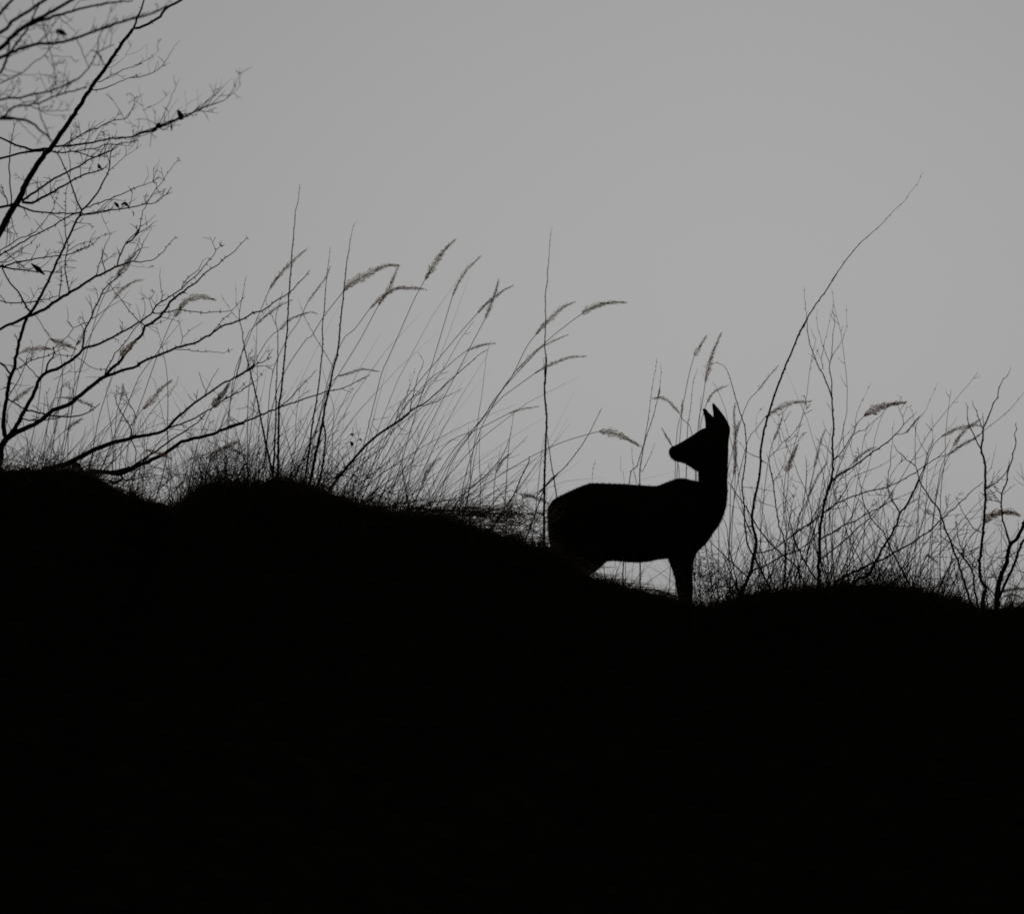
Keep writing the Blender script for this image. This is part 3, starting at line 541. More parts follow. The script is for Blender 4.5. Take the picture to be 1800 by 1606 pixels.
sapling('tall slender sapling whose crown splits into several fine upright wands', 'P 1490,1190 1490,1000 1500,640 1550,340 1610,130; O 1490,1606 1510,1500 1520,1350 1525,1290 1515,1220 1525,1000 1520,900 1510,720; Q 530,1400 510,1340 450,1180 400,1090 340,970 310,880 280,810 255,650 240,500 230,400 217,150', (7, 6, 5.2, 4.6, 4, 3.2, 2.4, 1.8, .9), 20.25,
    (('Q 530,1400 520,1180 500,1080 520,960 535,850 540,700 555,600 555,480 540,420 545,320 540,230 525,180', (2.8, 2, 1.5, .9), 0), ('Q 510,1000 540,930 600,840 650,750 690,600 695,480 693,365', (1.7, 1.2, .8), 0),
     ('Q 500,1010 430,830 400,720 365,610 360,400', (1.6, 1.2, .8), 0), ('Q 430,1085 410,980 430,870 460,720 500,540 540,420', (1.8, 1.3, .9), 0), ('Q 350,985 260,900', (1.2, .7), 0), ('Q 410,980 340,830', (1.2, .7), 0),
     ('Q 530,1560 490,1490 460,1450', (1.6, .9), 0), ('R 530,630 410,510 330,420', (1.8, .9), 0), ('R 545,700 640,600 700,510 780,400 900,350 1000,270 1120,150', (3, 2, 1.1)), ('R 780,400 800,290 800,200 880,0; Q 870,1430 970,1240', (1.6, 1.2, .7), .1),
     ('R 660,540 655,400 665,250', (1.8, .9), .1), ('R 560,580 650,450 830,270', (1.6, .9), .1), ('R 530,930 600,870 720,800 850,720 960,630 1100,540 1200,450 1280,370 1380,260 1490,150', (3.8, 3.6, 2.8, 1.2)),
     ('R 1250,410 1380,380 1460,280 1530,190; U 150,900 260,800 390,650 450,510 555,285', (2, 1.6, 1.2, .7), 0), ('R 460,1280 560,1210 660,1150 800,1100 900,1060 1040,1030 1150,1000 1280,950 1400,870 1500,830; U 300,1370 400,1310 540,1220 640,1120 700,980', (3.6, 3, 2.6, 2.4, 1.3)),
     ('U 540,1220 680,1170 800,1090 900,1030 1080,930', (2, 1.3), .1), ('R 450,1290 550,1200 620,1120 700,1000 750,900 940,820 1080,760 1190,690 1270,620', (2.6, 1.8, 1), .15),
     ('R 440,1340 380,1330 270,1420 100,1540; P 1290,840', (3.4, 3, 2.6)), ('R 445,1180 390,1220 300,1380 250,1450', (2.6, 1.8)), ('R 460,1110 430,1080 450,920', (2.2, 1.2)), ('R 400,1590 530,1520 650,1440 780,1390 900,1310 1050,1240 1200,1160 1350,1090 1450,1040', (3.6, 3, 2.2, 1.2)),
     ('S 150,850 250,770 470,600 560,500 680,400 780,300 880,200 980,60', (3.6, 3, 2.2, 1.2)), ('S 90,1080 0,940; P 1290,850 1240,740 1200,560', (4, 3.4, 2)), ('R 560,960 640,900 720,850 800,780', (2, 1.2)), ('R 520,1040 560,960 620,700 700,520', (2, 1)),
     ('R 470,1150 600,1000 740,960', (1.6, 1)), ('S 170,430 300,250 330,60', (1.8, 1)), ('S 150,620 260,560 420,450', (1.8, 1))))
sapling('sapling leaning diagonally uphill, crossed by a low arching branch, its foot on the hump', 'S 540,1100 680,1020 760,890 830,750 920,610 1000,470 1040,350 1120,230 1180,110; R 1480,1000 1520,900; U 265,1606 320,1480 380,1340 420,1180 460,1080 490,1020', (6.5, 5.2, 4.4, 3.6, 2.8, 1.6), 20.15,
    (('R 1300,1300 1250,1200 1180,1090 1165,1000 1165,880 1190,760 1200,600 1220,400 1230,240', (2.6, 2, 1.6, .8), .3), ('R 1165,1000 1200,870 1260,780 1340,660', (1.8, 1)), ('R 1260,1445 1380,1450 1480,1440', (2, 1.2)), ('R 1180,1095 1020,1090 900,1095', (1.8, 1)),
     ('R 1400,1190 1500,1130 1600,1070', (2, 1.2)), ('S 1040,340 920,130 890,0', (2.2, 1.6)), ('U 420,1180 400,1140 300,960 265,830', (1.6, 1)), ('U 440,1120 480,1060 480,880 450,780', (1.4, .8)), ('R 1400,1150 1480,1050 1560,860', (1.8, 1))))
sapling('low branch arching along the hump and up towards the stout upright sapling', 'S 320,1100 470,1020 600,960 740,890 900,830 960,790 1080,720 1340,560 1510,400; V 720,320 810,240 1080,0; U 1110,1510', (6, 4.8, 4, 3.4, 3, 2.4, 1.6), 20.3,
    (('V 420,570 560,555 720,560 1010,570', (1.6, 1.4), 0), ('V 590,420 640,330 740,220 850,80', (1.8, 1)), ('V 620,410 760,380 870,370', (1.4, .9), .1), ('S 1000,760 990,600 1000,590', (1.5, 1)), ('V 100,760 200,560 350,250', (1.6, .8), .1), ('V 130,740 240,420 370,200', (1.3, .7), .1)), name='low_branch')
sapling('thin sapling leaning back downhill over the hump', 'S 1150,1150 1060,960 960,780 890,620 850,540 790,480 700,370 620,180 605,95', (4.6, 3.8, 3, 2.4, 1.4), 20.2,
    (('S 800,480 790,420 800,250 800,150', (1.8, 1)), ('S 960,780 870,690 760,560 680,420', (2, 1.4)), ('S 1000,880 860,750 740,640', (1.6, 1)), ('S 720,390 610,290 590,180', (1.5, .9)), ('S 870,560 920,460 860,310', (1.5, .9))))
sapling('slanting sapling beside the stout upright one, leaning back over the hollow', 'V 950,1450 870,1200 830,1050 760,870 700,700 640,540 590,420 560,310 450,170 340,0; U 270,1320 170,1240 60,1140 10,1060', (5, 4.4, 4, 3.6, 3, 2.4, 1.6), 20.0,
    (('U 270,1310 270,1050 265,800 240,700 200,590', (2, 1.4, .8), .1), ('V 560,310 470,200 330,70', (1.8, 1.2)), ('V 700,720 620,730 500,700', (1.6, 1)), ('V 760,860 860,850 1060,775', (2.4, 2)), ('V 560,380 450,370 350,340', (1.6, 1)),
     ('V 640,560 580,480 570,400', (1.4, .9)), ('V 500,210 540,70', (1.6, 1)), ('V 760,930 720,930 690,990', (2.4, 1.6))))
sapling('short twiggy sapling crowded between the slanting and the stout sapling', 'V 1030,1450 990,1250 970,1080 870,920 800,820 720,740 550,620', (4.4, 3.8, 3, 1.8), 20.05,
    (('V 860,850 820,750 800,640 770,490 765,460', (3, 2.2, 1.4)), ('V 970,1060 1000,930 1060,860', (2.4, 1.8)), ('V 860,900 900,700 1000,590 1080,500', (2.2, 1.6, 1)), ('V 840,760 880,650 930,490', (1.8, 1)), ('V 870,920 960,850 1050,790', (1.8, 1.2))))
sapling('stout upright sapling with knobbly forked top near the far end of the ridge', 'V 1095,1500 1130,1270 1080,1180 1060,1060 1075,880 1085,760 1100,600 1120,400 1130,200; U 1130,1606 1130,1450 1125,1280 1085,1150 1085,1050 1100,950 1110,850 1165,730 1230,550 1280,480 1300,360 1350,250 1400,210 1445,110', (7.5, 6.2, 5.6, 5.2, 5, 4.4, 3.2, 2.4, 1.2), 19.95,
    (('U 1085,1120 1040,1050 990,930 930,810 910,680 915,600 890,540', (3.2, 2.4, 1.5), .1), ('U 1100,860 1060,760 1020,640 990,580 975,520', (2.6, 2, 1.4), .1), ('U 1108,850 1100,660', (2, 1.2), .2), ('U 1110,890 1280,760 1460,600 1606,420; o 1812,676', (1.7, 1.4, 1), 0),
     ('U 1130,1450 1200,1340 1240,1180 1265,1050', (1.6, .8), .1), ('U 1140,1600 1270,1520 1390,1380 1430,1260', (3, 2.4, 1.6), .1), ('U 1145,1600 1230,1480 1340,1340', (2, 1), .2), ('U 1130,1290 1190,1210', (1.6, .9), .2), ('V 1085,600 980,530 900,420 820,270 765,150', (2.6, 2, 1.2), .1),
     ('V 1080,780 1190,650 1270,550', (2, 1)), ('V 1070,1080 990,1010 860,860', (2.4, 2)), ('V 1130,120 1150,40 1250,0', (2.4, 1.6)), ('V 1130,60 1230,0; U 1290,1606 1160,1470', (1.6, 1)), ('V 1150,1240 1250,1380', (3, 3), .1)))
sapling('thick dark forked sapling standing last on the ridge at the frame edge', 'V 1270,1510 1290,1240 1360,1050 1400,960 1430,770 1540,650 1606,480; o 1812,895', (12, 9.5, 8, 7, 5.5), 19.9,
    (('V 1430,745 1380,560 1340,400 1330,240 1330,120 1390,0; U 1400,1430 1450,1280 1470,1170 1500,1100 1505,1000 1490,930 1510,870 1495,810 1510,790', (4.6, 3.6, 3.4, 3, 2.6, 1.8), .1), ('V 1300,1400 1400,1180 1480,1010 1550,800 1606,700; o 1815,935', (6, 5.5, 5), .2),
     ('V 1330,125 1200,0', (2.4, 1.4), .2), ('V 1335,140 1440,50 1510,0', (2, 1), .2), ('V 1330,240 1210,200 1150,180', (1.6, 1), .4), ('V 1290,1260 1240,1100 1180,900', (2.2, 1.4)), ('V 1300,1200 1190,1100 1150,1230', (2.2, 1.6)), ('V 1380,990 1280,1040 1400,850', (2, 1.2)),
     ('U 1430,1320 1400,1400 1430,1220', (1.6, 1), .1), ('V 1410,900 1220,900 1100,840', (1.8, 1.2), .4), ('V 1330,330 1450,300 1560,400', (1.4, .8), .3), ('V 1420,700 1530,560 1530,430', (1.6, 1), .3)))

# ------------------------------------------------------------------ grass stalks with seed heads
G_GRASS = 'seeding grass stalks along the ridge'
def stalk(label, head, w, foot, m=M_HEAD, Y=None, dens=1.0, sw=1.5, droop=0.25, stem_pts=''):
    """head: path from its base to its tip; foot: path from the base of the head down to the soil"""
    if Y is None: Y = 19.7 + random.uniform(-.35, .5)
    H = path(head); S = path(foot)
    P = np.vstack([S[::-1], H[0:1]]) if len(S) else H[:1]
    root_o = bpy.data.objects.new('grass_stalk', None); COL.objects.link(root_o); tag(root_o, label, 'grass stalk', G_GRASS)
    root_o.empty_display_size = .05
    tot = np.vstack([P, H[1:]]); t = arc(tot)[1]; dY = random.uniform(-.3, .3)
    D3 = np.column_stack([tot, Y + dY * t]); n = len(P)
    Sp = smooth_path(D3[:n], 10) if n > 1 else D3[:1]; Hp = smooth_path(D3[n - 1:], 2.0)
    S3 = at(*Sp.T); S3, ex = root(S3) if len(S3) > 1 else (S3, False)
    base = S3[0].copy(); root_o.location = base
    allp = np.vstack([S3, at(*Hp.T)[1:]]); k = len(allp)
    mb = MB(); rr = np.interp(np.linspace(0, 1, k), [0, .6, 1], [sw * .42, sw * .34, .25]) * Y / FPX
    tube(mb, allp, rr, 4); mb.build('stem', M_STALK, root_o, base)
    # the plume: many small spikelets leaving the axis towards its tip
    d, s = arc(Hp); L_ = d[-1]; cnt = int(L_ * (1.9 + .8 * w) * dens)
    tt = rng.beta(1.15, 1.5, cnt); i = np.clip((tt * (len(Hp) - 1)).astype(int), 0, len(Hp) - 2)
    fr = (tt * (len(Hp) - 1) - i)[:, None]; H3 = at(*Hp.T)
    c = H3[i] * (1 - fr) + H3[i + 1] * fr; ax = H3[i + 1] - H3[i]; ax /= np.linalg.norm(ax, axis=1, keepdims=True)
    env = np.interp(tt, [0, .08, .25, .5, .8, 1], [.35, .75, 1, .8, .42, .12]) * w * .6 * Y / FPX
    ph = random.uniform(0, 6); clump = 0.85 + .42 * np.sin(tt * L_ / random.uniform(4.5, 8) + ph) * np.sin(tt * L_ / 2.3) + .3 * np.sin(tt * random.uniform(4, 9) + ph)
    env = env * np.clip(clump, .3, 1.45)
    a = rng.uniform(0, 2 * math.pi, cnt); e1 = np.cross(ax, [0, 1, 0]); e1 /= np.linalg.norm(e1, axis=1, keepdims=True); e2 = np.cross(ax, e1)
    rad = np.cos(a)[:, None] * e1 + np.sin(a)[:, None] * e2; rad[:, 2] -= droop; rad /= np.linalg.norm(rad, axis=1, keepdims=True)
    off = env * np.sqrt(rng.uniform(.0, 1, cnt)) * .75
    p0 = c + rad * off[:, None]; ln = (1.0 + rng.exponential(1.5, cnt) + w * .16) * Y / FPX
    dr = ax * 1.0 + rad * rng.uniform(.1, .95, cnt)[:, None]; dr /= np.linalg.norm(dr, axis=1, keepdims=True)
    sd_ = np.cross(dr, rng.normal(0, 1, (cnt, 3))); sd_ /= np.linalg.norm(sd_, axis=1, keepdims=True); s2 = np.cross(dr, sd_)
    hw = (rng.uniform(.17, .36, cnt) * Y / FPX)[:, None]; mid = p0 + dr * ln[:, None] * .4; tip = p0 + dr * ln[:, None]
    V = np.stack([p0, mid + sd_ * hw + s2 * hw * .4, mid - sd_ * hw + s2 * hw * .4, tip], 1).reshape(-1, 3) - base    # each glume a folded scale
    b = np.arange(cnt) * 4
    F = np.concatenate([np.stack([b + q for q in tri], -1) for tri in ((0, 1, 3), (0, 3, 2))])
    o = fast_mesh('seed_head', V, F, m, False); o.parent = root_o
    return root_o
R_, G_, D_ = M_HEADR, M_HEADG, M_HEADD
stalk('thick feathery plume arching over the hook-tipped stem to meet a second plume tip', 'J 980,1140 1050,1060 1180,990 1300,925 1400,890 1510,890', 15, 'J 800,1370 680,1560; K 640,80 430,400 300,800 230,1390', sw=1.6, droop=.4)
stalk('upright plume whose tip touches the end of the thick feathery plume', 'J 1230,1300 1330,1200 1390,1150 1440,1040 1505,890', 9, 'J 1080,1500; K 1000,60 880,330 760,800 640,1390')
stalk('brown plume crossing the upright plume and bending out flat to a long tip', 'J 1310,1270 1390,1160 1510,1100 1600,1105; L 300,680 450,700', 9, 'J 1130,1606; K 850,560 680,850 480,1400', m=R_)
stalk('narrow plume with hair-thin tip crossing the tallest straight stem', 'J 290,1110 350,1020 430,920 480,880 560,800 640,740', 9, 'J 180,1370 80,1606; K -60,500 -130,1400')
stalk('pale drooping plume behind the knobbly twig end under the tallest stem', 'J 160,1450 270,1350 400,1260 500,1215', 6, 'J 60,1600; K -100,800 -140,1420', dens=.8, m=D_, Y=21.2)
stalk('pale arched plume beside the lower part of the tallest stem', 'J 380,1500 480,1400 600,1350 690,1330 735,1350', 6, 'J 260,1606; K 100,500 80,1420', dens=.8, m=D_, Y=21.3)
stalk('wispy plume against the bare stem between tallest and hook-tipped stems', 'J 650,1230 740,1110 820,1000 860,900', 4.5, 'J 560,1420 440,1606; K 300,500 250,1390', dens=.7, Y=21)
stalk('highest plume, upright on a long straight stalk over the open ridge', 'L 430,590 520,440 600,320 680,220 780,130', 12, 'L 300,830 130,1220 0,1510; K 1340,420 1220,900 1080,1470', m=G_)
stalk('slim plume next to the highest plume, on a long bowed stalk', 'L 740,780 800,640 900,480 980,400 1060,320', 6, 'L 650,1080 490,1606; M 300,420 160,900 40,1290')
stalk('slim slanting plume forming an X with a more upright one', 'L 1020,970 1120,860 1200,800 1300,720 1430,650', 6.5, 'L 800,1220 520,1560; M 350,160 0,650; K 1200,1480', m=D_)
stalk('upright slim plume forming an X with the slanting one', 'L 1110,1030 1150,930 1200,800 1240,680 1265,580', 7, 'L 930,1370 810,1606; M 520,400 370,700 240,960 130,1280', m=D_)
stalk('small dark plume curving just above the end of the bent weed', 'L 900,1390 1000,1350 1100,1320 1230,1305', 5, 'L 770,1490 640,1606; M 400,200 100,560; K 1150,1480', m=D_)
stalk('plume leaning across the lone tall stem, with clumped dark middle', 'N 190,960 260,870 310,830 400,740 510,690', 9, 'N 120,1050 0,1290; M 1110,250 950,530 870,700 740,1100 690,1390')
stalk('olive plume reaching furthest out beyond the lone tall stem', 'N 560,790 620,750 700,715 800,695 920,695', 12, 'N 450,870 290,1000 130,1170 0,1310; M 1000,400 900,570 640,900 430,1300', m=G_)
stalk('open wispy plume slanting below the clumped plume at the lone tall stem', 'N 30,1250 120,1160 200,1080 300,1020 455,955', 6, 'M 1000,420 800,700 600,1000 480,1380', dens=.7)
stalk('lowest plume crossing the lone tall stem, nearly level at its tip', 'N 180,1270 280,1210 400,1160 480,1135 600,1130', 6, 'N 0,1400; M 1100,350 830,640 600,900 350,1330', m=G_)
stalk('faint small plume lying almost level beside the lone tall stem', 'M 1150,515 1250,480 1430,450', 4, 'M 870,660 540,830 250,1370', dens=.8)
stalk('fat drooping plume hanging tip down above the deer\'s back', 'I 1130,830 1180,830 1250,850 1310,880 1370,915', 14, 'I 1070,845 900,900 700,1000; M 650,1360', m=G_, droop=.1)
stalk('dark drooping plume touching the deer\'s rump', 'I 690,1185 760,1195 820,1220 850,1240', 11, 'I 640,1160 560,1200 500,1290', m=D_)
stalk('short plume leaning high above the deer\'s muzzle', 'N 1470,1130 1510,1060 1570,960', 8, 'N 1430,1270 1390,1470 1370,1606; o 1185,900 1175,1055', Y=20.9)
stalk('long upright plume directly above the deer\'s ears', 'O 320,600 350,470 380,350 420,250 470,130', 8.5, 'O 290,800 250,1050; o 1222,900 1214,1058', Y=20.9, m=R_)
stalk('slim plume sweeping up from behind the deer\'s front ear', 'O 335,790 380,710 450,660 540,625', 5.5, 'O 300,900 270,1100; o 1225,920 1220,1058', Y=20.95, m=G_)
stalk('small plume curving over and down above the deer\'s muzzle', 'N 1350,1590 1310,1540 1260,1490 1200,1460 1130,1475', 7, 'O 110,950 200,1100; o 1225,900 1232,1058', Y=20.85, m=G_)
stalk('short upright wisp between the twigs over the deer\'s muzzle', 'Y 430,440 445,300 455,160', 5, 'Y 390,560 330,1000; o 1186,900 1188,1055', Y=21, dens=.8, m=G_)
stalk('slim reddish spike slanting up from behind the deer\'s nose', 'Y 260,1110 190,980 130,880 40,720', 5, 'Y 330,1300 380,1500; o 1196,900 1200,1056', Y=20.9, m=R_, droop=0)
stalk('very long straight plume hanging beside the back of the deer\'s neck', 'O 585,1490 600,1350 600,1200 600,1050 590,900 600,790', 8, 'P 600,200 590,600 565,1160', Y=20.5, m=R_, droop=0)
stalk('thin plume leaning against the very long straight plume by the neck', 'O 600,1130 615,1040 640,960', 5, 'O 610,1300; P 640,200 610,700 600,1190', Y=20.6, m=D_)
stalk('curved plume crossing the very long leaning stem and bending out level', 'O 880,930 950,880 1050,820 1150,790 1320,775', 10, 'O 790,1050 720,1150; P 650,250 590,700 590,1170', Y=20.4)
stalk('thin plume among the twigs of the sapling before the leaning stem', 'O 960,1150 1010,1030 1055,890', 5.5, 'O 930,1250; P 950,150 900,700 880,1160', Y=20.7, m=D_)
stalk('short fat reddish-brown plume with ragged pale base between two saplings', 'O 1080,1440 1105,1380 1130,1310 1160,1250 1190,1180', 13, 'P 1150,100 1130,400 1180,800 1250,1160', Y=20.3, m=R_, dens=1.2)
stalk('faint plume standing just before the tall slender sapling', 'O 1350,1400 1380,1260 1410,1140 1450,1050', 7, 'R 310,900 250,1150 100,1500; P 1300,1160', Y=20.7, m=R_, dens=.8)
stalk('hair-thin plume leaning towards the very long leaning stem', 'O 820,670 920,540 1010,440', 4, 'O 680,880; P 500,350 480,800 470,1180', Y=20.9, dens=.7, m=D_)
stalk('thick russet plume lying level high between the saplings', 'R 890,205 960,150 1080,100 1200,65 1370,45', 15, 'R 820,270 740,470 640,700 500,1200; S 300,1060', Y=20.3, m=R_, dens=1.2)
stalk('worn grey plume pressed along the main branch of the slender sapling', 'R 540,930 620,850 700,800', 8, 'R 480,1050 380,1350; S 170,1060', Y=20.5, m=D_)
stalk('faint grey plume above the main branch of the slender sapling', 'R 780,710 870,630 950,580 1030,545', 6, 'R 700,800 560,1100; S 260,1060', Y=20.9, m=D_)
stalk('tangled olive plume whose tip reaches the stout upright sapling', 'U 590,960 700,900 780,860 900,830 1010,815 1080,830', 9, 'U 500,1050 350,1500; V 280,700 230,1250', Y=20.4, m=G_)
stalk('brown plume slanting through the tangled olive plume', 'U 740,1080 800,980 880,880 960,820 1080,740', 9, 'U 680,1180 590,1330; V 480,500 400,1290', Y=20.3, m=R_)
stalk('frayed plume lying along a twig below the brown slanting plume', 'U 700,1170 800,1090 900,1030 1000,980 1090,910', 7, 'U 600,1400; V 500,400 450,1300', Y=20.6, m=D_)
stalk('fat russet plume wrapped across the stout upright sapling', 'V 1110,470 1180,400 1280,365 1400,350 1480,360 1550,390', 17, 'V 1040,560 900,750 700,1390', Y=19.8, m=R_, dens=1.5)
stalk('tiny reddish curved plume low over the end of the hump', 'V 400,880 430,880 490,920 540,960 550,1000', 7, 'V 370,980 320,1120 300,1270', Y=20.1, m=R_, dens=1.2)
stalk('upper of two dark plumes lying flat at the foot of the last sapling', 'V 1340,1330 1420,1300 1500,1285 1610,1290', 7, 'V 1310,1400 1290,1500', Y=19.7, m=D_, dens=1.3)
stalk('lower of two dark plumes lying flat at the foot of the last sapling', 'V 1350,1385 1480,1360 1606,1410', 6, 'V 1320,1430 1310,1505', Y=19.7, m=D_, dens=1.3)
stalk('brown plume lying level low against the stem of the thorny tree', 'D 580,1370 500,1360 400,1365 310,1380 220,1420', 11, 'D 640,1340 700,1550; E 690,600 560,1370', Y=19.8, m=R_)
stalk('thick brown plume slanting down across the twigs inside the thorny tree', 'D 560,1250 650,1290 750,1320 860,1370', 14, 'D 520,1320 480,1560; E 420,800 300,1390', Y=19.8, m=R_)
stalk('upright grey plume next to the middle stem of the thorny tree', 'D 860,1330 930,1230 960,1150', 9, 'D 800,1480; E 700,350 550,900 420,1390', Y=19.9, m=D_)
stalk('slim upper plume curving among the outer twigs of the thorny tree', 'F 0,810 80,710 160,650 230,610 325,590', 8, 'D 1180,950 970,1330; E 860,550 700,1370', Y=19.9)
stalk('pale olive fluffy plume nodding over the outer twigs of the thorny tree', 'F 680,1010 740,930 800,840 900,790 1000,780 1150,815', 15, 'F 640,1080 560,1270 490,1450; G 300,450 150,900 90,1380', Y=19.9, m=G_)
stalk('stubby brown plume along the spiny branch of the thorny tree', 'F 70,1450 130,1380 200,1310 250,1290', 14, 'E 1340,200 1240,480 1120,850 1040,1280', Y=19.9, dens=1.3)
stalk('reddish plume with split tip above the hollow between the mounds', 'G 270,640 340,570 400,500 450,440 550,360', 11, 'G 150,800 80,950 40,1330', Y=19.9, m=R_)
stalk('dense dark plume standing in the fan of twigs over the hollow', 'G 930,620 1000,520 1040,470 1090,390', 16, 'G 880,720 780,1000 700,1430', Y=19.8, m=D_, dens=1.5)
stalk('ragged dark plume bending over the bramble tangle on the mound edge', 'G 910,1120 980,1040 1060,990 1180,935', 14, 'G 880,1180 850,1340', Y=19.7, m=D_, dens=1.3)
stalk('dark plume drooping the other way over the bramble tangle', 'G 1060,990 1150,1030 1250,1080', 10, 'G 1000,1100 960,1330', Y=19.75, m=D_)
stalk('brown plume lying across the creeping shrub boughs over the hollow', 'G 300,1020 390,1040 470,1070 550,1110', 9, 'G 260,1060 230,1350', Y=19.9, m=R_)
stalk('blurred plume slanting between the two lower stems of the thorny tree', 'E 130,690 230,610 370,510', 10, 'E 90,770 60,1100 90,1400', Y=18.9, m=D_)
stalk('faint flat plume lying across the lowest stem of the thorny tree', 'E 690,630 850,650 950,690 1080,750', 6, 'E 620,640 560,800 480,1390', Y=21.2, m=D_)
stalk('dark blurred plume under the lowest stem of the thorny tree', 'E 740,1000 820,940 930,870', 9, 'E 600,1140 400,1400', Y=18.9, m=D_)
stalk('grey plume lying along the forked bough end high in the thorny tree', 'F 40,540 100,460 180,360 240,290 290,240', 12, 'D 1250,640 1120,900 950,1500; E 800,650 680,1380', Y=19.9, m=D_)
stalk('thin fuzzy star-tipped spike above the creeping shrub', 'G 60,560 85,470 85,400', 6, 'G 30,660 10,950 30,1360', Y=20.0, m=D_)
stalk('ragged plume rising low out of the matted grass before the bent weed', 'M 330,1180 380,1060 440,980 510,935', 9, 'M 290,1280 270,1390', Y=19.4, m=D_)
stalk('short brown plume between the slender stem and the crooked twig', 'M 1025,1080 1070,980 1140,910 1165,900', 7, 'M 1010,1200 1000,1420', Y=19.5, m=D_)
stalk('blurred plume lying low inside the thicket under the deer\'s chest', 'P 330,1160 440,1070 540,990', 7, 'P 300,1200 280,1290', Y=20.9, m=D_)
stalk('slim grey plume level behind the hook-tipped stem', 'K 930,435 1050,400 1150,370 1230,375 1325,390', 5, 'K 850,500 740,900 560,1410', Y=20.6, m=D_)
stalk('thin plume bundled among tall grass near the tall slender sapling', 'R 280,1080 340,930 420,800 480,720', 6, 'R 220,1220 140,1400; P 1290,1170', Y=20.6, m=D_, dens=.8)

# dried flower with two round pods, on a leaning stalk at the end of the broad mound
p = Plant('dried_flower', 'dry weed carrying three little round seed pods at the end of the broad mound', 'dried flower', 19.7, None, M_STEM)
p.add('stem', 'K 830,1430 850,1200 930,1080 1000,1030', (2.2, 1.6, 1.2), dY=.05)
p.add('branch', 'K 930,1080 1040,1055 1100,1040', (1.3, 1)); p.add('branch', 'K 1000,1035 1050,985 1200,965', (1.3, .8))
p.blob('seed_pod', 'K 1045,985 1060,980 1075,990', (2, 6, 3), M_LEAF); p.blob('seed_pod', 'K 1045,1050 1065,1070 1060,1100', (3, 8, 2), M_LEAF); p.blob('seed_pod', 'K 1120,1035 1140,1025 1155,1040', (1, 5, 3), M_LEAF)

